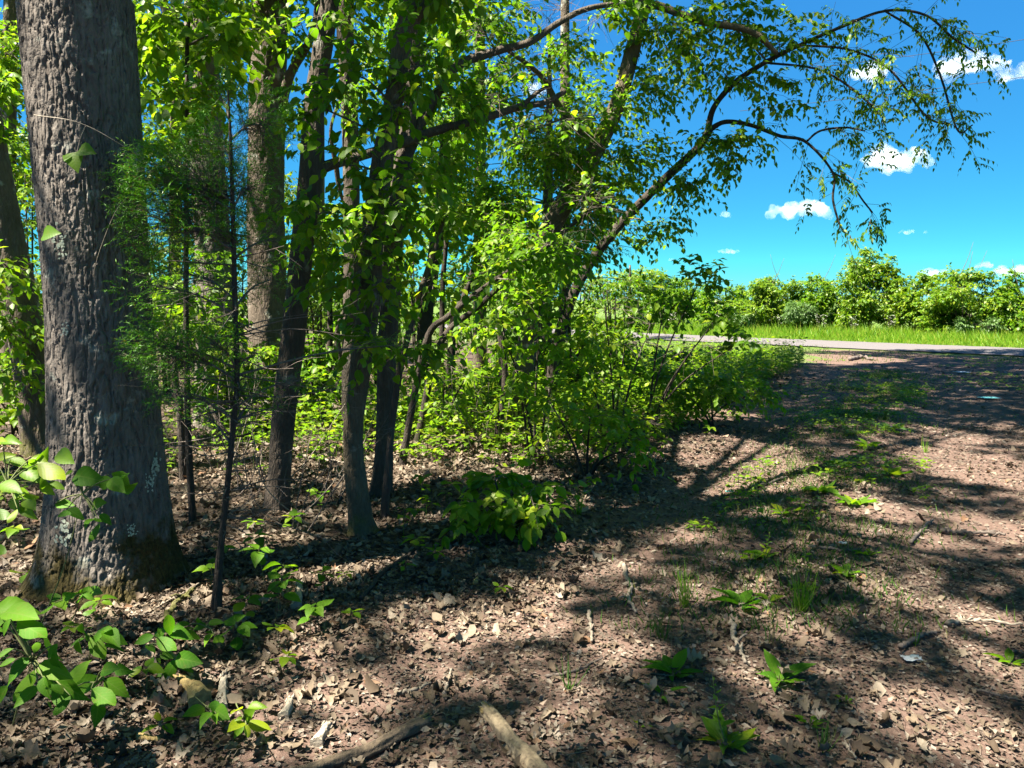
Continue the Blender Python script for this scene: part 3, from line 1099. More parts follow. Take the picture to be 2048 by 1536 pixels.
make_tree('forked_sapling', 'dark leaning sapling trunk whose side limb reaches out over the brush', 'tree',
          [trunk_px([(552, 1035, 5.55, 52), (558, 960, 5.55, 44), (568, 820, 5.55, 46), (590, 640, 5.55, 46), (604, 500, 5.55, 44), (622, 350, 5.55, 47), (628, 220, 5.6, 40), (648, 80, 5.6, 36), (662, -20, 5.6, 34), (690, -300, 5.7, 28), (700, -560, 5.8, 14)])],
          [bl(700, -130, 140, 90, 5.4, .6), bl(690, 70, 60, 50, 5.3, .4, .5), bl(1000, 200, 90, 50, 6.1, .4, .7), bl(1110, 240, 70, 50, 6.4, .4, .8), bl(880, 330, 60, 50, 5.8, .4, .8), bl(640, 470, 40, 50, 5.3, .3, .6)],
          'leaf', L=.085, n_own=200, bark='bark_dark', bark_kw=dict(around=46, step=.018, plate=.022, aspect=3, depth=.008),
          limbs=[limb_px([(625, 345, 5.55, 26.5), (660, 330, 5.6, 21.1), (720, 312, 5.65, 18.7), (800, 288, 5.8, 17.9), (870, 262, 5.9, 17.2), (950, 242, 6.1, 15.6), (1040, 214, 6.3, 13.3), (1090, 205, 6.4, 10.9), (1130, 184, 6.5, 8.6)]),
                 limb_px([(1040, 214, 6.3, 9.4), (1062, 195, 6.3, 7.8), (1082, 180, 6.3, 6.2), (1095, 174, 6.3, 5.5)])])
vine = make_tree('vine_wrapped_tree', 'thin dark trunk wrapped in a twisting vine above the sunny brush', 'tree',
                 [trunk_px([(700, 850, 8.2, 36), (702, 700, 8.2, 34), (704, 500, 8.2, 32), (700, 250, 8.2, 31), (690, 60, 8.2, 32), (686, -200, 8.2, 28), (684, -520, 8.3, 14)])],
                 [bl(720, -60, 110, 80, 7.8, .6), bl(720, 430, 50, 60, 7.6, .4, .8), bl(690, 190, 50, 60, 7.8, .4, .7)], 'leaf', L=.09, n_own=90, bark='bark_dark')
vb = np.array(vine.location)
r = np.random.default_rng(5)
zz = np.linspace(0, 6.2, 160)
vx = np.array([at(700, 850 - 115 * k, 8.2)[0] for k in range(8)])
ln = np.stack([np.interp(zz, [0, 2, 4, 6.2], [vb[0], vb[0] + .01, vb[0] - .03, vb[0] - .09]) + .105 * np.cos(zz * 3.1) + .02 * np.sin(zz * 9),
               np.full(160, vb[1]) + .105 * np.sin(zz * 3.1), zz], 1)
V, p = tube(ln, .022 + .006 * np.sin(zz * 7), 8)
bg = Bag(); bg.add(V, p); bg.build('vine', M['bark_dark'], vine, smooth=True, origin=vb)

make_tree('central_tree', 'brown lightly furrowed trunk with bowed base nearest the leafy track edge', 'tree',
          [trunk_px([(727, 1092, 4.92, 66), (722, 1040, 4.92, 48), (712, 960, 4.92, 43), (706, 860, 4.92, 39), (720, 740, 4.92, 42), (738, 600, 4.92, 44), (746, 470, 4.95, 44), (766, 320, 5, 41), (790, 190, 5, 35), (806, 80, 5, 36), (828, -20, 5, 30), (850, -260, 5.1, 20), (860, -480, 5.2, 10)])],
          [bl(900, -40, 110, 80, 5, .5, .9), bl(800, 210, 60, 60, 4.7, .3, .6), bl(740, 470, 70, 60, 4.6, .3, .55), bl(700, 560, 40, 50, 4.6, .3, .5), bl(860, 130, 60, 60, 4.8, .4, .9), bl(780, 400, 60, 60, 4.6, .3, .5), bl(735, 690, 60, 24, 4.5, .2, .6), bl(680, 330, 60, 60, 4.6, .3, .5), bl(630, 210, 50, 60, 4.7, .3, .4), bl(840, 340, 60, 60, 4.7, .3, .6), bl(700, 150, 60, 60, 4.7, .3, .5), bl(620, 430, 40, 50, 4.6, .3, .45), bl(780, 560, 50, 50, 4.6, .3, .5)],
          'leaf', L=.085, n_own=200, bark='bark_brown', bark_kw=dict(around=52, step=.015, plate=.020, aspect=3, depth=.007),
          limbs=[limb_px([(800, 100, 5, 24), (830, 40, 5, 22), (866, -20, 5, 18), (900, -120, 5, 12)])])
make_tree('shadowed_tree', 'blackish trunk directly behind the brown central trunk, arching limb over the track edge', 'tree',
          [trunk_px([(760, 1020, 5.9, 44), (768, 900, 5.9, 36), (772, 760, 5.9, 36), (780, 600, 5.9, 38), (790, 450, 5.9, 38), (806, 340, 5.9, 36), (822, 200, 6, 26), (830, 60, 6, 22), (836, -150, 6, 14)])],
          [bl(960, 60, 80, 70, 6.3, .5), bl(1020, 150, 60, 50, 6.5, .4, .6), bl(900, 200, 70, 60, 6.0, .4, .9), bl(1120, 20, 90, 50, 6.8, .5, .8), bl(1210, 40, 60, 40, 7, .4, .7), bl(840, 480, 60, 60, 5.7, .4, .8)],
          'leaf', L=.085, n_own=200, bark='bark_dark', bark_kw=dict(around=44, step=.02, plate=.022, aspect=3, depth=.007),
          limbs=[limb_px([(808, 330, 5.9, 23.4), (840, 250, 6, 19.5), (885, 170, 6.1, 17.2), (920, 128, 6.2, 17.2), (1000, 100, 6.4, 14.8), (1060, 84, 6.5, 13.3), (1120, 44, 6.7, 11.7), (1180, 16, 6.9, 10.1), (1270, 2, 7.2, 7.8), (1330, -20, 7.4, 5.5)])])
make_tree('thin_sapling', 'pole thin dark sapling leaning beside the base of the central trunk', 'sapling',
          [trunk_px([(768, 1045, 5.3, 18), (774, 960, 5.3, 15), (784, 850, 5.3, 14), (800, 740, 5.3, 13), (830, 620, 5.4, 12), (868, 500, 5.5, 9), (900, 400, 5.6, 6)])],
          [bl(850, 560, 60, 50, 5.3, .3, .8), bl(890, 430, 60, 50, 5.5, .3, .9), bl(820, 700, 40, 24, 5.1, .2, .6)], 'leaf', L=.085, n_own=120, bark='bark_dark', bark_kw=dict(around=16, step=.03, depth=.002, plate=.02))
make_tree('curved_tree', 'brown trunk bending up over the brush and crossing the open sky', 'tree',
          [trunk_px([(1036, 855, 9, 54), (1046, 750, 9, 42), (1066, 620, 9, 40), (1084, 500, 9, 40), (1112, 435, 9, 40), (1140, 390, 9, 38), (1196, 290, 9, 34), (1232, 215, 9, 31), (1262, 110, 9, 29), (1290, -10, 9, 26), (1310, -200, 9.1, 20), (1320, -400, 9.2, 10)])],
          [bl(1120, 130, 100, 50, 8.6, .7, 0.70), bl(1190, 230, 100, 60, 8.6, .7, 0.62), bl(1080, 310, 90, 80, 8.5, .7, 0.77), bl(1250, 330, 90, 70, 8.8, .6, 0.70), bl(1340, 60, 110, 60, 8.8, .8, 0.70), bl(1320, 170, 90, 50, 8.8, .7, 0.62), bl(1180, 400, 80, 60, 8.6, .6, 0.77), bl(1010, 300, 60, 60, 8.2, .6, 0.55), bl(1260, 20, 70, 40, 8.7, .5, 0.46), bl(1130, 520, 70, 50, 8.5, .5, 0.77)],
          'leaf', L=.085, n_own=260, bark='bark_brown', bark_kw=dict(around=56, step=.02, plate=.024, aspect=3, depth=.007),
          limbs=[limb_px([(1192, 300, 9, 16), (1120, 215, 8.8, 14), (1080, 150, 8.6, 10), (1000, 90, 8.4, 7)]), limb_px([(1282, 20, 9, 16), (1310, 10, 9, 15), (1400, 42, 8.9, 13), (1500, 62, 8.8, 12), (1555, 108, 8.8, 8)])])
K1 = limb_px([(1415, 265, 9.5, 13.1), (1428, 215, 9.5, 10.9), (1470, 165, 9.4, 10.4), (1530, 125, 9.3, 8.7), (1600, 90, 9.2, 7.1), (1680, 55, 9.1, 6.0), (1770, 22, 9, 4.9), (1850, 30, 8.9, 4.3), (1905, 75, 8.8, 3.8), (1950, 105, 8.8, 3.2)])
K2 = limb_px([(1415, 262, 9.5, 10.9), (1450, 244, 9.4, 8.7), (1500, 250, 9.3, 7.6), (1560, 272, 9.2, 6.5), (1612, 284, 9.1, 5.4), (1665, 345, 9.0, 3.8), (1666, 400, 9, 4.0), (1680, 450, 9, 3.2), (1694, 470, 9, 2.4)])
K3 = limb_px([(1665, 345, 9.0, 4.0), (1700, 365, 9, 3.2), (1725, 400, 9, 3.2), (1745, 425, 9, 2.4)])
K4 = limb_px([(1612, 284, 9.1, 3.8), (1640, 262, 9, 4.0), (1690, 255, 9, 3.2), (1730, 262, 8.9, 2.4)])
K5 = limb_px([(1600, 90, 9.2, 4.3), (1700, 100, 9, 3.8), (1780, 140, 8.9, 3.8), (1850, 230, 8.8, 4.0), (1895, 250, 8.8, 2.4)])
K6 = limb_px([(1770, 22, 9, 3.8), (1840, 70, 8.9, 3.8), (1880, 150, 8.8, 4.0), (1915, 260, 8.7, 3.2), (1945, 250, 8.7, 2.4)])
K7 = limb_px([(1530, 125, 9.3, 4.3), (1640, 140, 9.1, 3.8), (1720, 190, 9, 4.0), (1770, 240, 8.9, 2.4)])
make_tree('overhanging_tree', 'dark trunk slanting out over the track, long airy branches drooping against the sky', 'tree',
          [trunk_px([(1096, 850, 9.6, 26.1), (1104, 740, 9.6, 24.0), (1128, 640, 9.6, 21.8), (1166, 550, 9.6, 19.6), (1232, 458, 9.6, 17.9), (1330, 358, 9.5, 16.3), (1395, 296, 9.5, 15.2), (1420, 258, 9.5, 14.1)])],
          [bl(1450, 40, 110, 50, 9.2, .7, .7), bl(1440, 140, 90, 50, 9.3, .6, .5), bl(1450, 300, 90, 40, 9.3, .5, .9), bl(1380, 370, 60, 50, 9.4, .5, .6), bl(1540, 190, 70, 40, 9.2, .5, .5), bl(1560, 80, 90, 50, 9.1, .6, .45), bl(1310, 460, 60, 40, 9.4, .5, .8)],
          'leaf', L=.09, n_own=220, bark='bark_limb', bark_kw=dict(around=48, step=.02, plate=.022, aspect=3, depth=.005), limbs=[K1, K2, K3, K4, K5, K6, K7], leafdroop=.5)
# airy compound leaves at the branch ends, a part of the same tree
ov = [o for o in bpy.data.objects if o.name.startswith('overhanging_tree')][0]
ob_ = np.array(ov.location)
r = np.random.default_rng(77)
O, D = [], []
for (P, R), n in ((K1, 34), (K2, 16), (K3, 7), (K4, 9), (K5, 26), (K6, 20), (K7, 22)):
    Q = spline(P, 60)
    a = 22 if n > 40 else 14
    k = r.integers(a, 60, n)
    O.append(Q[k]); t_ = nrm(np.gradient(Q, axis=0))[k]
    D.append(nrm(t_ * .5 + r.normal(0, .7, (n, 3)) * np.array([1, .9, .7]) + np.array([.15, 0, -.05])))
O, D = np.vstack(O), np.vstack(D)
l1 = r.uniform(.2, .65, len(O))
E = O + D * l1[:, None] - np.array([0, 0, 1.0]) * (l1 ** 2 * .35)[:, None]
bag = Bag()
V, p = twig_batch(O, (O + E) / 2 + np.array([0, 0, .03]), E, .003, .0015); bag.add(V, p)
O2, D2 = [], []
for q in range(4):
    t_ = r.uniform(.35, 1, (len(O), 1))
    O2.append(O * (1 - t_) + E * t_)
    D2.append(nrm(D * .5 + r.normal(0, .7, D.shape) - np.array([0, 0, .3])))
O2, D2 = np.vstack(O2), np.vstack(D2)
ln_ = r.uniform(.12, .22, len(O2))
bs, ax_, N_, sz_ = spray_leaves(r, O2, D2, ln_, 9, .066, 48, .25, .45, .3, pairs=True)
V, p = twig_batch(O2, O2 + D2 * (ln_ * .5)[:, None] - np.array([0, 0, .06]) * ln_[:, None], O2 + D2 * ln_[:, None] - np.array([0, 0, .25]) * ln_[:, None], .0013, .0007); bag.add(V, p)
bag.build('twigs', M['twig'], ov, 'stuff', origin=ob_)
fb = Bag(); leaves(fb, LANCE, bs, ax_, N_, sz_, 1.0, r.random(len(bs)))
fb.build('foliage', M['leaf_plain'], ov, 'stuff', origin=ob_)

# thin stems of the thicket behind
THIN = [('thicket stem standing alone against the bright field gap', [(846, 780, 11, 32), (850, 650, 11, 30), (862, 560, 11, 28), (880, 420, 11, 24), (890, 250, 11, 14)]),
        ('crooked thicket stem beside the bright field gap, left one of a close pair', [(880, 770, 12, 12), (884, 660, 12, 11), (886, 560, 12, 10), (900, 400, 12, 8), (905, 280, 12, 5)]),
        ('crooked thicket stem forking low, thicker one of the close pair', [(900, 780, 11.5, 18), (906, 650, 11.5, 16), (930, 590, 11.5, 13), (960, 500, 11.5, 10), (1000, 400, 11.6, 6)]),
        ('slanted thicket stem crossing toward the curved trunk', [(830, 790, 8, 14), (880, 690, 8, 13), (960, 610, 8, 11), (1060, 520, 8.2, 9), (1180, 420, 8.4, 6)]),
        ('arched thicket stem running low through the leaves to the curved trunk', [(800, 800, 7, 14), (850, 690, 7, 13), (900, 630, 7, 12), (990, 560, 7.1, 9), (1100, 490, 7.2, 6)]),
        ('upright thicket stem left of the vine wrapped trunk', [(655, 850, 11, 14), (658, 740, 11, 12), (660, 620, 11, 10), (650, 480, 11, 7)]),
        ('pale slender stem rising behind the lower cedar foliage', [(386, 1050, 5.2, 14), (378, 900, 5.2, 13), (374, 760, 5.2, 12), (372, 560, 5.2, 10), (374, 300, 5.2, 8), (376, 60, 5.3, 7), (400, -120, 5.3, 5)]),
        ('dark crooked stem close beside the pale slender stem', [(365, 905, 6.6, 16), (360, 820, 6.6, 14), (350, 740, 6.6, 12), (372, 640, 6.6, 9), (390, 560, 6.6, 6)]),
        ('low bent thicket stem under the curved trunk', [(990, 860, 8, 14), (1010, 760, 8, 13), (1000, 640, 8, 10), (1040, 540, 8, 7)]),
        ('thicket stem just left of the curved trunk base', [(1000, 800, 10, 14), (1004, 690, 10, 12), (1006, 600, 10, 10), (1020, 470, 10, 6)])]
for q, (lab, rows) in enumerate(THIN):
    P, R = trunk_px(rows)
    top = rows[-1]
    mid = rows[len(rows) // 2]
    bls = [bl(top[0], top[1], 80, 70, top[2] - .3, .5, .8), bl((mid[0] + top[0]) / 2 + 30, (mid[1] + top[1]) / 2, 70, 60, mid[2] - .3, .5, .7)]
    if q == 6:
        bls = [bl(400, 90, 120, 80, 5.4, .5, .8), bl(330, 200, 70, 80, 5.4, .4, .8), bl(440, 210, 70, 60, 5.4, .4, .7), bl(350, 330, 60, 60, 5.2, .4, .6), bl(480, 70, 60, 60, 5.2, .3, .7), bl(300, 40, 50, 50, 5.2, .3, .7)]
    make_tree('thicket_sapling', lab, 'sapling', [(P, R)], bls, 'leaf_bright' if q == 6 else 'leaf', L=.095, n_own=260 if q == 6 else 60, bark='bark_limb', group='thin stems of the thicket', bark_kw=dict(around=14, step=.05, plate=.03, depth=.003))
# ------------------------------------------------------------------ trees farther back in the belt
def far_tree(label, px, py, Y, w, blobs, leafm='leaf_sun', name='woodland_tree', cat='tree', L=.15, cover=1.3, bark='bark_grey', lean=0, top=None):
    b = gnd(px, py) if Y is None else at(px, 0, Y)
    x0, Y0 = px, Y
    topy = -300 if top is None else top
    basepy = CY - F * ((0 - H) / Y * cp + sp) / (cp - (0 - H) / Y * sp)
    rows = [(x0, basepy, Y0, w), (x0 + lean * .3, basepy - (basepy - topy) * .3, Y0, w * .85), (x0 + lean * .6, basepy - (basepy - topy) * .6, Y0, w * .7), (x0 + lean, topy, Y0, w * .35)]
    return make_tree(name, label, cat, [trunk_px(rows)], [bl(*q) for q in blobs], leafm, L=L, K=7, cover=cover, tmpl=[DIAMOND], bark=bark, group='trees at the back of the belt',
                     twl=.5, spare=False, bark_kw=dict(around=24, step=.08, plate=.05, depth=.008))


far_tree('sunlit yellow green tree far behind the big oak', 120, 0, 17, 26, [(60, 330, 110, 120, 17, 1.4, .8), (40, 560, 110, 90, 17, 1.4, .8), (300, 560, 90, 80, 18, 1.4, .8), (300, 120, 90, 140, 17, 1.4, .7)])
far_tree('sunlit yellow green tree far behind the cedar foliage', 350, 0, 20, 24, [(360, 300, 110, 120, 20, 1.5, .7), (420, 480, 120, 80, 20, 1.5, .7), (380, 620, 110, 60, 19, 1.5, .9), (460, 130, 90, 100, 20, 1.5, .5)])
far_tree('sunlit yellow green tree far behind the forked sapling', 640, 0, 19, 22, [(600, 560, 110, 80, 19, 1.5, .7), (640, 640, 120, 40, 18, 1.5, .9), (590, 380, 60, 80, 19, 1.5, .45), (680, 480, 70, 60, 19, 1.5, .6)])
far_tree('mid green tree far behind the central trunk', 790, 0, 16, 26, [(790, 120, 100, 130, 16, 1.2, .8), (830, 330, 100, 110, 15.5, 1.2, .8), (760, 540, 90, 70, 16, 1.2, .8), (880, 40, 110, 80, 15, 1.2, .9)], 'leaf_plain')
far_tree('mid green tree with dense crown behind the arching limb', 960, 0, 14, 28, [(960, 200, 100, 110, 13.5, 1.1, .9), (900, 420, 90, 100, 13.5, 1.1, .9), (1010, 440, 100, 80, 13.5, 1.1, .9), (980, 40, 110, 70, 13.5, 1.1, .9), (980, 560, 90, 50, 13.5, 1, .8)], 'leaf_plain')
far_tree('shaded green tree behind the curved trunk', 1130, 0, 15, 26, [(1130, 330, 100, 90, 14.5, 1.1, .9), (1060, 480, 100, 80, 14.5, 1.1, 1), (1190, 470, 90, 70, 14.5, 1.1, .9), (1230, 380, 70, 60, 14.5, 1, .8), (1180, 230, 80, 70, 14.5, 1, .6)], 'leaf_plain')
far_tree('small sunlit tree by the lane, past the slanting dark trunk', 1260, 0, 30, 10, [(1250, 570, 50, 40, 30, 1.6, .9), (1290, 560, 40, 36, 31, 1.6, .9), (1220, 590, 50, 30, 30, 1.6, .8), (1180, 570, 50, 40, 31, 1.6, .7)], top=530)
far_tree('pale green thicket tree far past the vine wrapped trunk', 700, 0, 27, 14, [(690, 610, 90, 36, 27, 2, .9), (560, 620, 90, 36, 28, 2, .8), (820, 600, 80, 40, 27, 2, .7)], top=540)
far_tree('pale green thicket tree at the woodland edge behind the big oak', 200, 0, 25, 16, [(60, 640, 90, 46, 25, 2, .8), (330, 630, 100, 46, 25, 2, .8), (430, 640, 80, 40, 26, 2, .8)], top=520)

# dark conifer behind the curved trunk
c0 = gnd(1090, 770)
r = np.random.default_rng(9)
cf = thing('conifer_tree', 'dark conifer with flat spreading boughs behind the curved trunk', 'tree', c0)
P = np.array([c0 + (0, 0, -.05), c0 + (0, 0, 2), c0 + (.05, 0, 4.2), c0 + (.05, 0, 6.2)])
V, p = bark_tube(P, [.14, .11, .07, .015], 20, .08, .04, 2.5, .006, 5)
bg = Bag(); bg.add(V, p); bg.build('trunk', M['bark_dark'], cf, smooth=True, origin=c0)
O, D = [], []
bw = Bag()
for k in range(46):
    z = r.uniform(1.6, 6.0)
    a = r.uniform(0, 2 * math.pi)
    ln = (6.4 - z) * .42 * r.uniform(.7, 1.1) + .25
    s0 = c0 + np.array([.03, 0, z])
    e = s0 + np.array([math.cos(a) * ln, math.sin(a) * ln, .02 * ln])
    V, p = tube(spline(np.array([s0, (s0 + e) / 2 + (0, 0, .06 * ln), e]), 6), np.linspace(.014, .004, 6), 5)
    bw.add(V, p)
    n = int(14 * ln)
    t = r.uniform(.2, 1, (n, 1))
    O.append(s0 * (1 - t) + e * t)
    d = nrm(e - s0)
    D.append(nrm(d * .7 + nrm(np.cross(d, (0, 0, 1.0))) * r.choice([-1, 1], (n, 1)) * .8 + r.normal(0, .15, (n, 3))))
bw.build('boughs', M['twig'], cf, 'stuff', origin=c0)
O, D = np.vstack(O), np.vstack(D)
bs, ax_, N_, sz_ = spray_leaves(r, O, D, r.uniform(.2, .4, len(O)), 16, .09, 42, .2, .1, .25)
fb = Bag(); leaves(fb, DIAMOND, bs, ax_, N_, sz_, .24, r.random(len(bs)))
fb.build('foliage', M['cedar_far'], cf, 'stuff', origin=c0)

# ------------------------------------------------------------------ young red cedar in front
cb = gnd(432, 1222)
ced = thing('cedar_sapling', 'young cedar with dense dark scale foliage beside the big oak', 'sapling', cb)
cst = np.array([cb + (0, 0, -.03), at(438, 1130, cb[1]), at(452, 1000, cb[1]), at(466, 860, cb[1]), at(474, 760, cb[1]), at(470, 600, cb[1]), at(466, 430, cb[1]), at(462, 300, cb[1]), at(456, 180, cb[1])])
V, p = bark_tube(cst, [.021, .016, .0135, .0135, .0125, .011, .010, .007, .003], 18, .02, .012, 5, .003, 21, flare=.012)
bg = Bag(); bg.add(V, p); bg.build('trunk', M['bark_limb'], ced, smooth=True, origin=cb)
r = np.random.default_rng(31)
CED = [(400, 380, 130, 110, 3.75, .35, 1.0), (320, 440, 70, 90, 3.6, .25, .9), (440, 460, 80, 70, 3.7, .3, .8), (350, 350, 80, 60, 3.7, .3, .8), (530, 250, 55, 70, 3.9, .25, .8), (500, 380, 50, 60, 3.9, .25, .7),
       (350, 710, 90, 60, 3.55, .25, 1.0), (310, 690, 50, 60, 3.5, .2, .8), (430, 690, 60, 50, 3.6, .2, .8), (350, 790, 50, 40, 3.55, .2, .6), (520, 800, 45, 30, 3.8, .2, .45), (560, 480, 40, 60, 4.1, .2, .35),
       (450, 290, 80, 60, 3.8, .25, .5), (380, 550, 80, 60, 3.7, .25, .45), (300, 570, 50, 60, 3.6, .2, .4), (470, 570, 60, 60, 3.8, .2, .4), (440, 200, 50, 50, 3.85, .2, .4), (290, 360, 50, 60, 3.65, .2, .6), (480, 760, 60, 40, 3.75, .2, .4), (400, 830, 60, 40, 3.7, .2, .3),
       (790, 690, 45, 24, 4.4, .2, .35), (600, 760, 40, 24, 4.0, .2, .35), (540, 560, 40, 40, 4, .2, .3)]
O, D = [], []
bw = Bag()
stem = spline(cst, 80)
for (px, py, rx, ry, Y, dY, dn) in CED:
    c = at(px, py, Y)
    rad = np.array([rx * Y / F, dY, ry * Y / F])
    a = stem[np.linalg.norm((stem - c - (0, 0, -.12)) * np.array([.6, .6, 1]), axis=1).argmin()]
    hub = spline(np.array([a, (a + c) / 2 + (0, 0, .03), c]), 8)
    V, p = tube(hub, np.linspace(.007, .003, 8), 5); bw.add(V, p)
    n = int(dn * 330 * rad[0] * rad[2] / .03)
    q = nrm(r.normal(0, 1, (n, 3))) * r.uniform(.1, 1, (n, 1)) ** .4
    tip = c + q * rad
    stt = hub[r.integers(3, 8, n)]
    k = r.random(n) < .4
    V, p = twig_batch(stt[k], (stt[k] + tip[k]) / 2 + (0, 0, .01), tip[k], .0017, .0008); bw.add(V, p)
    O.append(tip); D.append(nrm(nrm(tip - a) * .8 + r.normal(0, .5, (n, 3)) + (0, 0, .15)))
# bare dead side twigs low on the stem
for k in range(70):
    s0 = stem[r.integers(12, 56)]
    a = r.uniform(0, 2 * math.pi)
    ln = r.uniform(.15, .6)
    d = np.array([math.cos(a), math.sin(a) * .8, r.uniform(-.25, .25)])
    pts = spline(np.array([s0, s0 + d * ln * .5 + r.normal(0, .02, 3), s0 + d * ln + r.normal(0, .03, 3)]), 7)
    V, p = tube(pts, np.linspace(.004, .001, 7), 4); bw.add(V, p)
    for q in range(3):
        s1 = pts[r.integers(2, 6)]
        e1 = s1 + nrm(d + r.normal(0, .7, 3)) * ln * .35
        V, p = tube(spline(np.array([s1, (s1 + e1) / 2 + r.normal(0, .01, 3), e1]), 4), np.linspace(.0018, .0007, 4), 3); bw.add(V, p)
bw.build('side_twigs', M['twig'], ced, 'stuff', origin=cb)
O, D = np.vstack(O), np.vstack(D)
bs, ax_, N_, sz_ = spray_leaves(r, O, D, r.uniform(.05, .10, len(O)), 15, .024, 40, .2, .05, .5)
fb = Bag(); leaves(fb, DIAMOND, bs, ax_, N_, sz_, .28, r.random(len(bs)))
fb.build('foliage', M['cedar'], ced, 'stuff', origin=cb)
# long bare limb curving low from the cedar
V, p = tube(spline(np.array([at(418, 808, 3.9), at(440, 850, 3.85), at(470, 872, 3.8), at(498, 868, 3.75)]), 16), np.linspace(.009, .005, 16), 7)
bg = Bag(); bg.add(V, p); bg.build('limb', M['bark_limb'], ced, smooth=True, origin=cb)

# bare dead brush between the trunks
for q, (lab, px, py, h, n) in enumerate([('bare dead brush between the cedar stem and the forked sapling', 500, 990, 1.1, 9), ('bare twiggy brush just behind the cedar stem', 440, 940, 1.3, 8), ('bare dead stems left of the central trunk', 655, 1000, 1.0, 6),
                                         ('thin bare canes in front of the forked sapling', 620, 1060, .7, 6), ('bare canes behind the lone broad leaved shrub', 960, 900, .9, 6), ('bare dead brush under the spreading shrub', 1120, 930, .7, 6)]):
    r = np.random.default_rng(1500 + q)
    g = gnd(px, py)
    t = thing('dead_brush', lab, 'dead brush', g, 'bare dead brush')
    tw = Bag()
    for k in range(n):
        s0 = g + np.array([r.normal(0, .08), r.normal(0, .08), -.02])
        e = s0 + np.array([r.normal(0, .35), r.normal(0, .25), h * r.uniform(.5, 1.1)])
        pts = spline(np.array([s0, (s0 + e) / 2 + r.normal(0, .06, 3), e]), 12)
        V, p = tube(pts, np.linspace(.0055, .0015, 12), 5)
        bg = Bag(); bg.add(V, p); bg.build('cane', M['twig_pale' if k % 3 == 0 else 'twig'], t, smooth=True, origin=g)
        for m in range(9):
            s1 = pts[r.integers(3, 12)]
            e1 = s1 + nrm(r.normal(0, 1, 3) + (0, 0, .3)) * r.uniform(.1, .35)
            V, p = tube(spline(np.array([s1, (s1 + e1) / 2 + r.normal(0, .02, 3), e1]), 5), np.linspace(.002, .0008, 5), 3); tw.add(V, p)
    tw.build('twigs', M['twig'], t, 'stuff', origin=g)

# ------------------------------------------------------------------ understorey shrubs
SHR = [('broad leaved shrub filling the gap below the curved trunk', 1070, 820, 7.4, [(1080, 610, 100, 40, 7.3, .5, .5), (1000, 650, 80, 45, 7, .5, .5), (1130, 680, 90, 40, 7, .5, .6), (1030, 740, 80, 36, 7, .4, .6)], 'leaf_bright', .10),
       ('leafy shrub spreading toward the lane below the slanting trunk', 1230, 820, 8, [(1210, 620, 90, 40, 7.8, .5, .5), (1250, 690, 90, 34, 7.8, .5, .6), (1180, 750, 80, 36, 7.6, .5, .7), (1300, 650, 60, 40, 8, .5, .5)], 'leaf_bright', .095),
       ('arching shrub whose leafy tip hangs across the pale lane', 1290, 830, 8.6, [(1400, 560, 50, 40, 8.6, .4, .6), (1430, 640, 50, 40, 8.4, .4, .6), (1390, 690, 60, 24, 8.3, .4, .7), (1470, 690, 50, 20, 8.2, .3, .6), (1330, 600, 50, 40, 8.6, .4, .7)], 'leaf', .10),
       ('low dense shrub at the track edge where sunlight strikes', 1420, 850, 9.5, [(1420, 780, 90, 40, 9.4, .6, 1.1), (1330, 770, 80, 40, 9.2, .6, 1), (1500, 790, 60, 30, 9.8, .5, 1)], 'leaf_bright', .10),
       ('spreading shrub with layered leaves above the leaf litter', 1180, 900, 6.6, [(1180, 835, 110, 32, 6.5, .5, .5), (1270, 855, 80, 30, 6.5, .5, .5), (1100, 805, 80, 30, 6.6, .4, .5), (1260, 900, 50, 20, 6.2, .3, .4)], 'leaf_bright', .095),
       ('small broad leaved shrub standing alone in the leaf litter', 1010, 1035, 5.0, [(990, 960, 60, 26, 4.9, .25, .42), (1060, 985, 60, 24, 4.8, .25, .42), (960, 1005, 50, 20, 4.8, .2, .4), (1080, 1020, 40, 16, 4.8, .2, .4)], 'leaf_bright', .10),
       ('sunlit yellow green brush patch beyond the thin sapling', 890, 830, 7.9, [(880, 800, 50, 26, 7.8, .4, .9), (940, 740, 60, 26, 7.8, .4, .7), (890, 730, 40, 24, 7.7, .3, .6)], 'leaf_bright', .09),
       ('brush clump between the vine wrapped trunk and the central trunk', 690, 840, 9, [(660, 780, 60, 30, 9, .5, .8), (740, 740, 60, 30, 9, .5, .7), (620, 700, 60, 40, 9.5, .5, .7)], 'leaf', .10),
       ('sunny leafy brush behind the cedar stem', 450, 800, 9.8, [(390, 640, 60, 50, 9, .5, .9), (480, 700, 60, 40, 9, .5, .9), (340, 620, 50, 40, 8.6, .4, .9), (440, 780, 60, 30, 9, .5, .8)], 'leaf_bright', .12),
       ('low leafy brush at the frame edge beyond the leaning trunk', 30, 870, 8.4, [(20, 830, 70, 40, 8.2, .5, .9), (80, 740, 40, 40, 8.6, .4, .8), (-40, 760, 60, 50, 8.4, .5, .9)], 'leaf_bright', .11),
       ('feathery grey green brush at the shaded rim of the track', 1120, 700, 13, [(1130, 700, 80, 26, 13, .8, .9), (1230, 700, 80, 26, 13, .8, .9), (1050, 700, 60, 26, 13, .8, .8)], 'leaf_plain', .12),
       ('leafy brush merging into grass by the lane', 1400, 735, 15, [(1400, 715, 80, 26, 15, .9, .9), (1320, 720, 70, 26, 15, .9, .9), (1490, 730, 60, 20, 15.5, .8, .8)], 'leaf_plain', .11)]
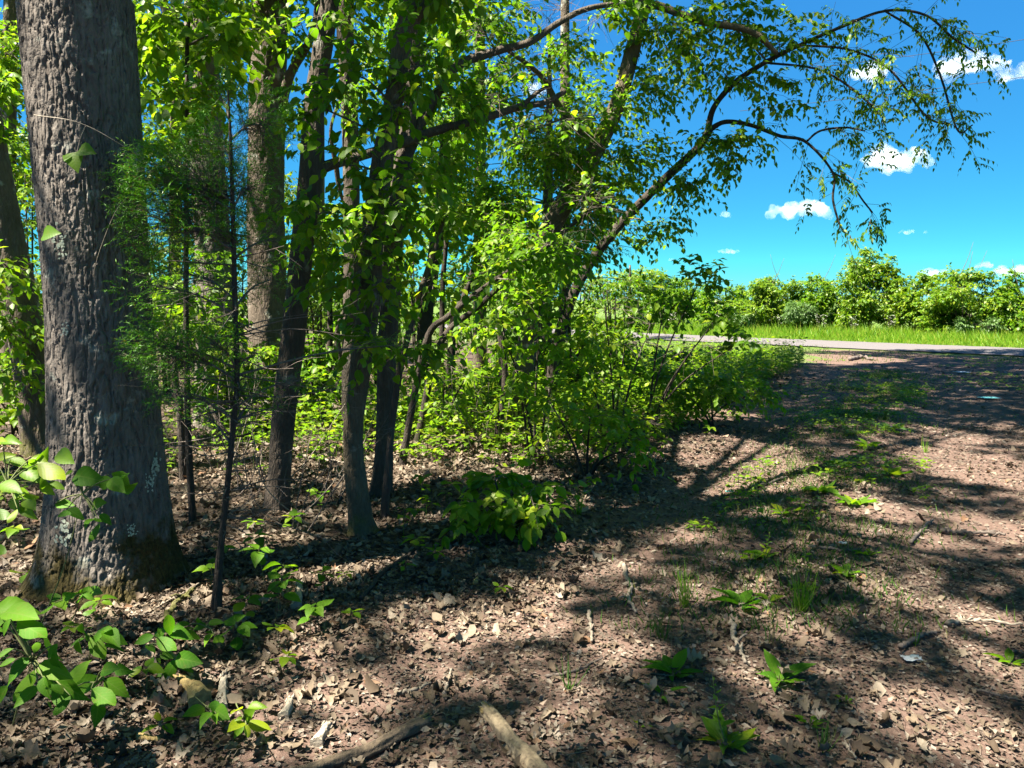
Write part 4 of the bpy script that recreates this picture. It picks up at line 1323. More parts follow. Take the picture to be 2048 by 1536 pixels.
for lab, px, py, Y, bls, lm, L in SHR:
    g = on_ground(at(px, py, Y))
    r = np.random.default_rng(int(px * 3 + py))
    rows = []
    for (bx, by, rx, ry, bY, dY, dn) in bls:
        c = at(bx, by, bY)
        s0 = g + np.array([r.normal(0, .05), r.normal(0, .05), 0])
        m1 = s0 * .6 + c * .4 + np.array([0, 0, .12 * np.linalg.norm(c - s0)])
        rows.append((np.array([s0, m1, c]), np.array([.014, .010, .005])))
    make_tree('understory_shrub', lab, 'shrub', rows, [bl(*q) for q in bls], lm, L=L, n_own=180 if Y < 9 else 60, bark='bark_limb', twl=.3, cover=1.7,
              bark_kw=dict(around=10, step=.06, plate=.03, depth=.001, flare=.004), leafdroop=.25, group='shrubs under the trees')

THK = [('thicket bush filling the gap behind the oak and the leaning trunk', 60, 11, 300, 40, 'leaf_bright'), ('tall sunlit thicket bush behind the lower cedar foliage', 330, 12.5, 430, 70, 'leaf_bright'), ('thicket bush between the pale trunk and the straight trunk', 480, 13, 470, 60, 'leaf_sun'),
       ('thicket bush between the forked sapling and the vine wrapped trunk', 640, 13, 480, 55, 'leaf_sun'), ('thicket bush behind the central trunk, low and dark', 760, 11, 520, 60, 'leaf'), ('thicket bush past the single stem at the field gap', 830, 14, 450, 60, 'leaf_plain'),
       ('thicket bush closing the field gap from the lane side', 960, 14.5, 520, 60, 'leaf_plain'), ('thicket bush under the conifer boughs', 1060, 12, 470, 70, 'leaf_plain'), ('rounded thicket bush between the curved and slanting trunks', 1150, 11.5, 540, 60, 'leaf_bright'),
       ('thicket bush just past the slanting trunk toward the lane', 1230, 12.5, 560, 60, 'leaf_plain'), ('small thicket bush behind the cedar stem, near the ground', 450, 8.8, 690, 60, 'leaf_bright'), ('small thicket bush behind the forked sapling, near the ground', 610, 9.5, 690, 50, 'leaf')]
for q, (lab, px, Y, top, w, lm) in enumerate(THK):
    r = np.random.default_rng(1300 + q)
    g = on_ground(at(px, 700, Y), 0)
    topz = at(px, top, Y)[2]
    wr = w * Y / F
    bls, rows = [], []
    nb = 8
    for b in range(nb):
        f = (b + .5) / nb
        a = r.uniform(0, 6.28)
        c = g + np.array([math.cos(a) * wr * .8, math.sin(a) * wr * .6, topz * (.2 + .72 * f)])
        bls.append((c, np.array([.75, .7, .5]) * wr * r.uniform(.8, 1.2), .8))
    for b in range(4):
        d = np.array([r.normal(0, .4), r.normal(0, .3), 0]) * wr
        rows.append((np.array([g + d * .2 - (0, 0, .04), g + d * .5 + (0, 0, topz * .45), g + d + (0, 0, topz * .9)]), np.array([.022, .016, .006])))
    make_tree('thicket_bush', lab, 'bush', rows, bls, lm, L=.11, cover=.75, n_own=40, bark='bark_limb', twl=.35, spare=True, group='bushes of the thicket', bark_kw=dict(around=8, step=.08, plate=.04, depth=.002), base=g)

# ------------------------------------------------------------------ low leafy ground cover (uncountable)
def poly_mask(px, py, poly):
    inside = np.zeros(len(px), bool)
    n = len(poly)
    for i in range(n):
        x0, y0 = poly[i]; x1, y1 = poly[(i + 1) % n]
        c = ((y0 > py) != (y1 > py)) & (px < (x1 - x0) * (py - y0) / (y1 - y0 + 1e-9) + x0)
        inside ^= c
    return inside


def scatter(n, ymin, ymax, r, xw=.74, pad=.9):
    y = np.sqrt(r.uniform(ymin ** 2, ymax ** 2, n))
    x = r.uniform(-1, 1, n) * (xw * y + pad)
    return x, y


r = np.random.default_rng(51)
cov = Bag()


def cover_plants(n, ylo, yhi, keepf, hmin, hmax, L, K=6, tm=KITE):
    x, y = scatter(n, ylo, yhi, r)
    k = keepf(x, y)
    x, y = x[k], y[k]
    z = hz(x, y)
    h = r.uniform(hmin, hmax, len(x))
    top = np.stack([x, y, z + h], 1)
    a = r.uniform(0, 2 * math.pi, len(x))
    out = []
    for q in range(K):
        aa = a + q * 2 * math.pi / K + r.normal(0, .3, len(x))
        ax = np.stack([np.cos(aa), np.sin(aa), r.uniform(-.35, .35, len(x))], 1)
        t = top - np.array([0, 0, 1.0]) * (h * r.uniform(0, .55, len(x)))[:, None]
        N = np.array([0, 0, 1.0]) + r.normal(0, .25, (len(x), 3))
        leaves(cov, tm, t + ax * .01, ax, N, L * r.uniform(.6, 1.2, len(x)), 1.0, r.random(len(x)))
    V, p = twig_line(np.stack([x, y, z - .01], 1), top, .0016, .001)
    cov.add(V, p)


def edge_zone(x, y):
    u = path_u(x, y)
    d = fbm(x * .5, y * .5, 60, 3)
    return (u < -1.75 - .9 * (d - .5)) & (u > -6.5) & (y > 6.6) & (road_d(x, y) < -2.4) & (r.random(len(x)) < np.clip((y - 6.3) / 2.2, 0, 1) * np.clip((u + 6.5) / 1.5, 0, 1))


cover_plants(20000, 6.6, 19, edge_zone, .08, .55, .085)
cover_plants(6000, 8.5, 19, edge_zone, .35, .75, .10)


def wood_zone(x, y):
    u = path_u(x, y)
    return (u < -2.2) & (fbm(x * .8, y * .8, 61, 3) > .52) & (road_d(x, y) < -3) & (np.hypot(x + 2.1, y - 4.05) > .6)


cover_plants(3400, 4.2, 22, wood_zone, .04, .30, .07, K=5)


def strip_zone(x, y):
    u = path_u(x, y)
    return (np.abs(u - .05) < .75) & (fbm(x * 1.3, y * 1.3, 62, 3) > .50) & (y > 5) & (y < 15)


cover_plants(15000, 4.0, 15, strip_zone, .02, .15, .055, K=5, tm=DIAMOND)


def far_zone(x, y):
    return (path_u(x, y) > -2.5) & (y > 10) & (road_d(x, y) < -2.5) & (fbm(x * .5, y * .5, 63, 3) > .54)


cover_plants(9000, 10, 20, far_zone, .01, .07, .05, K=4, tm=DIAMOND)
cov.build('ground_cover', M['leaf_bright'], None, 'stuff')

# ------------------------------------------------------------------ grass by the lane
def blades(bag, x, y, hgt, wid, r, lean=.35):
    n = len(x)
    z = hz(x, y)
    a = r.uniform(0, 2 * math.pi, n)
    ax = np.stack([np.cos(a) * lean * r.random(n), np.sin(a) * lean * r.random(n), np.ones(n)], 1)
    N = np.stack([np.cos(a + 1.5), np.sin(a + 1.5), np.full(n, .2)], 1)
    leaves(bag, DIAMOND, np.stack([x, y, z - .01], 1), ax, N, hgt, wid / np.maximum(hgt, .01) / .6, r.random(n))


r = np.random.default_rng(52)
gb = Bag()
k = r.integers(60, 330, 90000)
off = 1.75 + r.uniform(0, 1, 90000) ** 1.3 * 5.7
q = ROADC[k] + ROADN[k] * off[:, None] + ROADT[k] * r.uniform(-.2, .2, (90000, 1))
px, py, z = proj(np.c_[q, np.zeros(len(q))])
m = (px > -100) & (px < 2250) & (z > 5)
x, y, off = q[m, 0], q[m, 1], off[m]
clump = fbm(x * .9, y * .9, 71, 3)
hh = (.12 + np.clip(off - 1.9, 0, 2.2) / 2.2 * .42) * (.5 + clump) * r.uniform(.6, 1.2, len(x))
blades(gb, x, y, hh, .022, r, 1.1)
gb.build('roadside_grass', M['grass'], None, 'stuff')
vb_ = Bag()
k = r.integers(60, 330, 26000)
off = -1.9 - r.uniform(0, 1, 26000) ** 1.2 * 7
q = ROADC[k] + ROADN[k] * off[:, None]
x, y = q[:, 0], q[:, 1]
dn = fbm(x * .55, y * .55, 72, 3)
u = path_u(x, y)
rut = np.exp(-((u + .92) / .5) ** 2) + np.exp(-((u - .98) / .5) ** 2)
px, py, z = proj(np.c_[q, np.zeros(len(q))])
m = (px > -100) & (px < 2250) & (z > 5) & (dn > .47 + .1 * rut + np.where(u > -1.6, .03, -.1)) & (y < 60)
blades(vb_, x[m], y[m], r.uniform(.04, .13, m.sum()), .014, r, .8)
# thin weedy grass along the middle of the track
n = 17000
s_ = r.uniform(1.5, 17, n)
u_ = r.normal(.05, .42, n)
x = .76 + PD[0] * (s_ - 1) + PD[1] * u_
y = 2.75 + PD[1] * (s_ - 1) - PD[0] * u_
m = (fbm(x * 1.1, y * 1.1, 73, 3) > .50) & (y > 3.4)
blades(vb_, x[m], y[m], r.uniform(.03, .10, m.sum()), .007, r, .9)
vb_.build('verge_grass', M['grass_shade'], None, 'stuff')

# pale flower heads in the tall grass at the foot of the hedge
r = np.random.default_rng(53)
fl, fs = Bag(), Bag()
n = 150
k = r.integers(120, 320, n)
q = ROADC[k] + ROADN[k] * r.uniform(4.2, 7.4, (n, 1)) + r.normal(0, .3, (n, 2))
q = q[(fbm(q[:, 0] * .5, q[:, 1] * .5, 74, 2) > .48)]
for a in range(12):
    top = np.stack([q[:, 0] + r.normal(0, .07, len(q)), q[:, 1] + r.normal(0, .07, len(q)), r.uniform(.55, .95, len(q))], 1)
    ang_ = r.uniform(0, 6.28, len(q))
    for b in range(3):
        leaves(fl, KITE, top, np.stack([np.cos(ang_ + b * 2.1), np.sin(ang_ + b * 2.1), np.full(len(q), .4)], 1), np.tile([0, 0, 1.0], (len(q), 1)) + r.normal(0, .2, (len(q), 3)), .035, 1.4, r.random(len(q)))
    V, p = twig_batch(np.c_[q, np.zeros(len(q))], np.c_[q, np.full(len(q), .4)], top, .003, .002)
    fs.add(V, p)
fl.build('wildflower_grass_heads', M['petal'], None, 'stuff')
fs.build('wildflower_grass_stalks', M['twig_green'], None, 'stuff')

# ------------------------------------------------------------------ hedge bushes across the lane
def hedge_xy(px, out):
    """where the view ray at px meets the line 'out' metres past the lane's centre"""
    d = ray(px, 640)[:2]
    t = np.linspace(15, 70, 1200)
    dd = road_d(d[0] * t, d[1] * t)
    i = np.argmin(np.abs(dd - out))
    return d[0] * t[i], d[1] * t[i]


HEDGE = [(1330, 7.5, 540, 60, 'leaf_plain', 'grey green bush at the far end of the hedge, by the woodland'),
         (1385, 8.5, 556, 50, 'leaf_plain', 'low loose bush next to a bare stalk, far end of the hedge'),
         (1450, 6.8, 566, 55, 'leaf_plain', 'low rounded hedge bush beyond the hanging leaf tip'),
         (1545, 6.6, 545, 75, 'leaf_sun', 'dense domed hedge bush covered in bright yellow green leaves'),
         (1640, 7.4, 545, 60, 'leaf_plain', 'airy dark hedge bush between the domed bush and the tall one'),
         (1735, 6.8, 492, 70, 'leaf_sun', 'tallest hedge bush with a tapering leafy top'),
         (1825, 7.6, 545, 60, 'leaf_sun', 'open hedge bush showing its dark upright stem'),
         (1925, 6.4, 530, 85, 'leaf_sun', 'broad bright hedge bush with bare canes sticking out of its top'),
         (2035, 7.0, 546, 70, 'leaf_plain', 'dark dense hedge bush cut by the picture edge'),
         (2140, 7.0, 540, 70, 'leaf_sun', 'hedge bush just past the picture edge')]
for q, (px, out, top, w, lm, lab) in enumerate(HEDGE):
    x, y = hedge_xy(px, out)
    r = np.random.default_rng(900 + q)
    g = np.array([x, y, hz(x, y)])
    topz = at(px, top, y)[2]
    wr = w * y / F
    bls, rows = [], []
    nb = 18
    for b in range(nb):
        f = (b + .5) / nb
        a = r.uniform(0, 2 * math.pi)
        rr = wr * r.uniform(.5, 1.05) * (1 if f < .7 else .55)
        c = g + np.array([math.cos(a) * rr, math.sin(a) * rr * .9, topz * (.12 + .80 * f) * r.uniform(.9, 1.08)])
        sz = wr * r.uniform(.26, .58) * (1.0 if f < .75 else .7)
        bls.append((c, (sz, sz * .9, sz * (.75 if q != 5 else .9)), 1.0))
    if q == 5:
        for dz in (.62, .78, .92):
            bls.append((g + np.array([r.normal(0, .12), r.normal(0, .12), topz * dz]), (.75 * (1.15 - dz) * 1.6, .6 * (1.15 - dz) * 1.6, .3), 1.2))
    for s in range(5 if q != 6 else 3):
        a = r.uniform(0, 2 * math.pi)
        d = np.array([math.cos(a), math.sin(a), 0]) * wr * .35
        s0 = g + d * .3 * r.random()
        rows.append((np.array([s0 + (0, 0, -.05), s0 + d * .3 + (0, 0, topz * .4), g + d + (0, 0, topz * .8)]), np.array([.05 if q == 6 else .028, .035 if q == 6 else .02, .006])))
    bush = make_tree('hedge_bush', lab, 'bush', rows, bls, lm, L=.15, K=7, cover=2.1, tmpl=[DIAMOND], bark='bark_limb', twl=.35, spare=False, group='hedge bushes along the lane',
                     bark_kw=dict(around=10, step=.1, plate=.05, depth=.002), jit=.5, base=g)
    if q in (1, 7, 8, 4, 3):
        for s in range({7: 3}.get(q, 2)):
            a = r.uniform(-1, 1)
            s0 = g + np.array([r.normal(0, .3), 0, topz * .7])
            e = s0 + np.array([a * .9, 0, topz * r.uniform(.4, .62)])
            V, p = tube(spline(np.array([s0, (s0 + e) / 2 + (a * .15, 0, .1), e]), 8), np.linspace(.014, .005, 8), 5)
            bg = Bag(); bg.add(V, p); bg.build('cane', M['twig'], bush, smooth=True, origin=g)
# grey green weeds standing before the hedge
for q, (px, out, hh_, lab) in enumerate([(1510, 5.2, .9, 'tall silvery weed clump in front of the domed hedge bush'), (1600, 5.4, 1.3, 'tallest silvery weed clump, in front of the airy hedge bush'),
                                         (1470, 5.0, .8, 'short silvery weed clump close to the hanging leaf tip'), (1990, 5.4, .8, 'silvery weed clump below the dark dense hedge bush')]):
    x, y = hedge_xy(px, out)
    g = np.array([x, y, hz(x, y)])
    r = np.random.default_rng(940 + q)
    rows = [(np.array([g + (0, 0, -.02), g + np.array([r.normal(0, .15), r.normal(0, .1), hh_ * .5]), g + np.array([r.normal(0, .4), r.normal(0, .3), hh_])]), np.array([.012, .009, .004])) for _ in range(5)]
    bls = [(rw_[0][2] - np.array([0, 0, hh_ * .2]), (.3, .3, hh_ * .4), 1.0) for rw_ in rows]
    make_tree('tall_weed', lab, 'weed', rows, bls, 'leaf_grey', L=.11, W=.5, K=7, cover=1.6, tmpl=[DIAMOND], bark='twig_green' if False else 'bark_limb', twl=.2, spare=False, group='silvery weeds along the hedge', bark_kw=dict(around=6, step=.1, depth=.001, flare=0.0), base=g)

# ------------------------------------------------------------------ unseen crowns added overhead for shade on the track (trunks beside and behind the viewer)
r = np.random.default_rng(61)
n = 33000
tx, ty = r.uniform(-9, 17, n), r.uniform(-1.5, 23.5, n)
u = path_u(tx, ty)
rd = road_d(tx, ty)
dens = np.where(u > -2.2, 1.0, np.where(ty < 6.5, .85, .10))
dens = np.where((rd > -1.0) & (tx < 12.5), 0, dens)
dens = np.where((rd > 2.3), 0, dens)
dens = np.where((rd > -4.0) & (tx < 9), .10, dens)
k = r.random(n) < dens
tx, ty = tx[k], ty[k]
fk = (ty > 10.5) & (path_u(tx, ty) > -2.2)
tx, ty = np.concatenate([tx, tx[fk] + r.normal(0, .2, fk.sum())]), np.concatenate([ty, ty[fk] + r.normal(0, .2, fk.sum())])
hgt = r.uniform(8.5, 13.5, len(tx))
far_ = ty > 9
hgt = np.where(far_, r.uniform(9.0, 13.5, len(tx)), hgt)
C = np.stack([tx + S[0] / S[2] * hgt, ty + S[1] / S[2] * hgt, hgt], 1)  # leaf clusters set back along the sun ray from ground to be shaded
px, py, z = proj(C)
vis = (z > 0) & (px > -120) & (px < 2170) & (py > -90)
C = C[~vis]
TR = [('oak', None), ('shade_tree', (-4.6, -2.2)), ('shade_tree', (3.6, -2.6)), ('shade_tree', (9.6, 5.2)), ('shade_tree', (-8.2, 5.0))]
LABS = [None, 'unseen tall shade tree behind the viewer on the woodland side', 'unseen tall shade tree behind the viewer beside the track', 'unseen tall shade tree on the open side of the track', 'unseen tall shade tree deep in the woodland beside the big oak']
pos = np.array([(b0[0], b0[1])] + [t[1] for t in TR[1:]])
who = ((C[:, None, :2] - pos[None]) ** 2).sum(-1).argmin(1)
for q in range(5):
    c = C[who == q]
    if not len(c):
        continue
    if q == 0:
        t, b, hub0 = oak, b0, np.array([oak_P[-2][0], oak_P[-2][1], 6.2])
    else:
        b = np.array([pos[q][0], pos[q][1], float(hz(pos[q][0], pos[q][1]))])
        t = thing('shade_tree', LABS[q], 'tree', b, 'unseen shade trees round the viewer')
        V, p = bark_tube(np.array([b + (0, 0, -.1), b + (0, 0, 1), b + (.1, .1, 4), b + (.2, .1, 8), b + (.2, .1, 13)]), [.34, .27, .24, .18, .06], 18, .2, .04, 2.4, .012, 70 + q, flare=.1)
        bg = Bag(); bg.add(V, p); bg.build('trunk', M['bark_grey'], t, smooth=True, origin=b)
        hub0 = b + np.array([.15, .1, 6.5])
    # limbs to spread-out points of the crown
    ok = c[~in_sun_patch(c, 1.6)]
    sel = ok[r.choice(len(ok), min(7, len(ok)), replace=False)]
    tips = []
    for e in sel:
        m = hub0 * .5 + e * .5 + np.array([0, 0, .5])
        V, p = bark_tube(np.array([hub0, m, e]), [.06, .035, .01], 10, .15, .04, 2.4, .003, 80)
        bg = Bag(); bg.add(V, p); bg.build('limb', M['bark_grey'], t, smooth=True, origin=b)
        tips.append(spline(np.array([hub0, m, e]), 12)[4:])
    tips = np.vstack(tips)
    kk = (r.random(len(c)) < .07) & ~in_sun_patch(c, 1.3)
    nearest = tips[((c[kk][:, None] - tips[None]) ** 2).sum(-1).argmin(1)]
    V, p = twig_batch(nearest, (nearest + c[kk]) / 2 + (0, 0, .1), c[kk], .006, .003)
    bg = Bag(); bg.add(V, p)
    bg.build('twigs', M['twig'], t, 'stuff', origin=b)
    D = nrm(r.normal(0, 1, c.shape) * np.array([1, 1, .3]))
    bs, ax_, N_, sz_ = spray_leaves(r, c, D, r.uniform(.3, .5, len(c)), 8, .14, 55, .2, .15, .35)
    keep = ~in_sun_patch(bs, .95)  # crown gaps cut where sun pools are wanted below
    px, py, z = proj(bs)
    keep &= ~((z > 0) & (px > -60) & (px < 2110) & (py > -40))
    fb = Bag(); leaves(fb, DIAMOND, bs[keep], ax_[keep], N_[keep], sz_[keep], 1.15, r.random(keep.sum()))
    fb.build('crown', M['leaf_plain'], t, 'stuff', origin=b)

# ------------------------------------------------------------------ broad-leaved seedlings and sprigs
UP = np.array([0, 0, 1.0])


def sprig(name, label, cat, base, stems, lvs, mat='leaf_fore', group=None, tmpls=None, stem_r=.003, petiole=True, W=1.0, twigm='twig_green'):
    """stems: polylines; lvs: list of (base point, tip point, normal or None)"""
    t = thing(name, label, cat, base, group)
    for pts in stems:
        pts = np.asarray(pts, float)
        V, p = tube(spline(pts, 12), np.linspace(stem_r, stem_r * .45, 12), 6)
        bg = Bag(); bg.add(V, p); bg.build('stem', M[twigm], t, smooth=True, origin=base)
    B = np.array([l[0] for l in lvs]); T = np.array([l[1] for l in lvs])
    N = np.array([UP if l[2] is None else l[2] for l in lvs])
    d = T - B
    L = np.linalg.norm(d, axis=1)
    N = N - nrm(d) * np.sum(N * nrm(d), 1, keepdims=True)
    leaf_objects(t, 'leaf', tmpls or [OVATE, OVATE2, OVATE3], M[mat], B, d, N, L, W, np.zeros(len(B)), np.asarray(base))
    return t


def px_sprig(label, bpx, by, rows, z0=(0, 1136), sc=500 / 1920., Y=2.4, dY=.12, seed=0, mat='leaf_fore', hub=None, name='leafy_sprig', W=.78, shrink=1.0, more=0):
    """leaves given as base and tip in a zoomed view; each at about depth Y"""
    r = np.random.default_rng(seed)
    base = on_ground(at(bpx, by, Y + .25), -.01)
    lv, stems = [], []
    hubp = at(z0[0] + hub[0] * sc, z0[1] + hub[1] * sc, Y + .02) if hub else None
    for (x0, y0, x1, y1) in rows:
        Yb = Y + r.uniform(-dY, dY)
        B = at(z0[0] + x0 * sc, z0[1] + y0 * sc, Yb)
        T = at(z0[0] + x1 * sc, z0[1] + y1 * sc, Yb - r.uniform(.0, .09))
        T = B + (T - B) * shrink
        N = nrm(UP * .75 + np.array([0, -1.0, 0]) * r.uniform(.45, 1.0) + r.normal(0, .25, 3))
        lv.append((B, T, N))
        h = hubp if hubp is not None else base + (0, 0, .2)
        stems.append([h, (h + B) / 2 + (0, 0, .01), B])
    for q in range(more):
        B0, T0, N0 = lv[r.integers(0, len(rows))]
        B = B0 + r.normal(0, .05, 3)
        d = nrm(T0 - B0 + r.normal(0, .08, 3)) * np.linalg.norm(T0 - B0) * r.uniform(.6, 1.0)
        lv.append((B, B + d, nrm(N0 + r.normal(0, .3, 3))))
    h = hubp if hubp is not None else base + (0, 0, .2)
    stems.insert(0, [base, (base + h) / 2 + np.array([r.normal(0, .03), .02, .02]), h])
    return sprig(name, label, 'seedling', base, stems, lv, mat, 'leafy seedlings on the leaf litter', stem_r=.0035, W=W)


px_sprig('large leaved sapling with the biggest drooping leaves, at the frame corner', 20, 1440,
         [(30, 340, 300, 350), (-40, 320, 280, 290), (130, 410, 380, 545), (80, 390, 0, 540), (60, 380, -60, 470), (300, 560, 250, 655), (440, 580, 350, 715), (225, 690, 0, 910), (290, 770, 60, 1060), (300, 905, 70, 1085),
          (330, 840, 350, 1025), (420, 880, 490, 1115), (300, 740, 565, 850), (360, 815, 660, 1045), (540, 980, 385, 1150), (100, 620, -60, 700), (60, 900, -80, 1100), (180, 480, 240, 560), (120, 700, -40, 760)], Y=2.35, seed=1, hub=(250, 720), W=.74, shrink=.88, more=9)
px_sprig('five leaved sprig between the corner sapling and the big oak', 175, 1330,
         [(650, 540, 525, 600), (600, 560, 610, 695), (690, 530, 800, 700), (770, 510, 975, 570), (690, 520, 570, 475), (720, 520, 830, 470)], Y=2.85, seed=2, hub=(670, 530), W=.78, more=2)
px_sprig('sprig of seven slender leaves pointing toward the yellow wood chunk', 300, 1330,
         [(1180, 520, 1020, 580), (1290, 480, 1475, 520), (1200, 540, 1350, 630), (1120, 590, 1195, 640), (1235, 690, 1105, 870), (1350, 705, 1250, 885), (1350, 690, 1530, 725), (1360, 700, 1455, 755), (1180, 520, 1290, 470), (1230, 655, 1330, 690)], Y=2.95, seed=3, hub=(1260, 610), more=3)
px_sprig('three leaved sprig low beside the corner sapling', 190, 1400, [(570, 920, 765, 850), (800, 860, 990, 970), (700, 930, 878, 1052), (780, 790, 890, 760), (890, 765, 985, 800)], Y=2.6, seed=4, hub=(740, 880), more=2)
px_sprig('palmate creeper shoot in front of the moss at the oak base', 130, 1225,
         [(630, 205, 765, 170), (630, 210, 722, 228), (625, 215, 580, 255), (630, 200, 682, 140), (620, 200, 545, 185), (470, 225, 350, 215), (470, 235, 370, 265), (480, 230, 560, 200), (420, 270, 300, 350), (430, 260, 500, 290)], Y=3.2, seed=5, hub=(560, 260))
px_sprig('small sprig of blunt leaves by the fallen branch under the oak', 440, 1285, [(1460, 430, 1310, 445), (1590, 440, 1460, 465), (1560, 440, 1530, 375), (1600, 425, 1715, 410), (1640, 510, 1560, 560), (1650, 520, 1700, 570), (1640, 500, 1580, 490)], Y=3.2, seed=6, hub=(1600, 460))
px_sprig('five leaved seedling directly below the grey wood splinter', 392, 1440, [(1575, 1075, 1415, 1125), (1620, 1110, 1530, 1190), (1600, 1065, 1680, 1050), (1640, 1080, 1740, 1150), (1660, 1120, 1650, 1170)], Y=2.62, seed=7, hub=(1610, 1085))
px_sprig('bright seven leaved seedling right of the grey wood splinter', 482, 1470, [(1870, 1180, 1760, 1230), (1870, 1190, 1790, 1310), (1890, 1200, 1910, 1310), (1880, 1160, 1930, 1100), (1860, 1150, 1800, 1170), (1900, 1180, 2090, 1240), (1860, 1080, 1765, 1100), (1900, 1080, 2030, 1040)], Y=2.55, seed=8, hub=(1880, 1170), mat='leaf_bright')
px_sprig('leafy branch reaching in from the frame edge across the oak trunk', -60, 1180,
         [(40, 300, 130, 335), (90, 340, 190, 385), (150, 320, 285, 395), (0, 400, 100, 430), (90, 480, 135, 545), (70, 500, 15, 570), (100, 465, 145, 500), (-20, 310, 60, 260), (-40, 480, 20, 450), (160, 400, 230, 455), (120, 300, 210, 320), (40, 350, -30, 400), (60, 430, 130, 460), (10, 230, 80, 215)],
         z0=(0, 768), sc=.5, Y=3.1, seed=9, hub=(30, 400), mat='leaf_bright', dY=.2, shrink=.8, more=16)
px_sprig('small branch of toothed leaves hanging in front of the oak trunk', 60, 1200,
         [(220, 480, 292, 480), (300, 365, 400, 380), (385, 385, 450, 405), (440, 380, 490, 425), (450, 355, 522, 392), (400, 555, 350, 632), (400, 520, 445, 560), (270, 500, 335, 532), (330, 370, 300, 410), (370, 490, 410, 470), (380, 540, 330, 560), (310, 345, 370, 350)],
         z0=(0, 768), sc=.5, Y=3.05, seed=10, hub=(330, 440), dY=.1, more=5)
# heart-shaped vine leaves against the oak bark
vl = thing('vine_tendril', 'yellow green vine leaves hanging on a thin tendril against the oak bark', 'vine', at(300, 560, 3.68))
vo = at(300, 560, 3.68)
for pts in ([at(68, 230, 3.72), at(170, 250, 3.66), at(300, 325, 3.68)], [at(300, 360, 3.7), at(240, 410, 3.68), at(200, 500, 3.7), at(185, 560, 3.72)], [at(150, 330, 3.66), at(160, 280, 3.66), at(172, 250, 3.66)]):
    V, p = tube(spline(np.array(pts), 16), np.linspace(.003, .0015, 16), 5)
    bg = Bag(); bg.add(V, p); bg.build('stem', M['twig_pale'], vl, smooth=True, origin=vo)
lv = [((146, 305), (152, 338)), ((138, 312), (128, 318)), ((158, 300), (184, 302)), ((86, 470), (112, 463))]
for q, (a, b) in enumerate(lv):
    B, T = at(*a, 3.62), at(*b, 3.58)
    leaf_objects(vl, 'leaf', [HEART], M['leaf_bright'], B[None], (T - B)[None], np.array([[.1, -1, .5]]), np.array([np.linalg.norm(T - B)]) * 1.1, 1.0, [0], vo)

# smaller seedlings scattered over the litter: (px, py, height, leaf count, leaf length)
SEED = [(30, 1090, .12, 6, .09, 'leaf_bright', 'sunlit seedling at the frame edge left of the oak base'), (60, 1175, .1, 5, .08, 'leaf_bright', 'sunlit seedling low against the oak flare'), (200, 1240, .1, 6, .07, 'leaf', 'whorled seedling under the oak base moss'),
        (330, 1480, .06, 5, .05, 'leaf', 'tiny seedling near the lying brown stick'), (290, 1385, .08, 5, .06, 'leaf', 'round leaved seedling leaning on a pale splinter'), (530, 1170, .2, 6, .09, 'leaf_fore', 'seedling with a top whorl left of the broken stub'),
        (560, 1240, .2, 8, .10, 'leaf_fore', 'broad whorled seedling in front of the broken stub'), (500, 1250, .12, 6, .08, 'leaf', 'seedling between the cedar base and the broad whorled seedling'), (620, 1265, .14, 7, .09, 'leaf_fore', 'light green seedling trailing below the broken stub'),
        (565, 1345, .08, 5, .06, 'leaf_bright', 'small paired leaf seedling in open litter below the broken stub'), (520, 1120, .15, 5, .08, 'leaf', 'seedling midway between the cedar stem and the forked sapling'), (505, 1090, .15, 5, .08, 'leaf', 'bluish seedling right of the cedar stem'),
        (820, 1110, .1, 6, .09, 'leaf_bright', 'flat seedling right of the central trunk base'), (915, 1095, .12, 6, .10, 'leaf_fore', 'seedling with drooping star of leaves beyond the fallen branch'), (840, 1060, .14, 5, .09, 'leaf', 'reddish tipped seedling behind the flat seedling'),
        (800, 1150, .06, 4, .06, 'leaf_bright', 'small seedling beside the fallen branch'), (590, 1075, .14, 6, .09, 'leaf', 'seedling at the forked sapling base'), (650, 960, .3, 8, .09, 'leaf_bright', 'bright sapling shoot between the two dark trunks'),
        (840, 990, .16, 6, .08, 'leaf', 'seedling shaded behind the thin sapling'), (700, 1165, .06, 5, .05, 'leaf_bright', 'tiny seedling at the edge of the sunny litter patch'), (880, 1130, .07, 5, .06, 'leaf', 'dark seedling under the star leaved seedling'),
        (990, 1190, .05, 4, .05, 'leaf_bright', 'tiny upright sprout in the middle of the litter'), (140, 1290, .08, 5, .07, 'leaf', 'seedling hidden between the corner sapling and the oak'), (420, 1180, .12, 5, .07, 'leaf', 'seedling tight against the cedar stem'),
        (700, 1245, .06, 5, .06, 'leaf', 'seedling on the litter below the central trunk'), (760, 880, .2, 7, .09, 'leaf_bright', 'lit shoot behind the thin sapling'), (600, 870, .25, 8, .09, 'leaf', 'shoot behind the forked sapling'), (470, 980, .2, 7, .08, 'leaf', 'shoot behind the cedar stem'),
        (1130, 930, .2, 7, .09, 'leaf', 'shoot at the rim of the spreading shrub'), (1280, 960, .1, 6, .07, 'leaf', 'low shoot at the corner of the sunny track patch'), (1410, 880, .15, 7, .08, 'leaf_bright', 'yellow green shoot on the rim of the sunny track patch')]
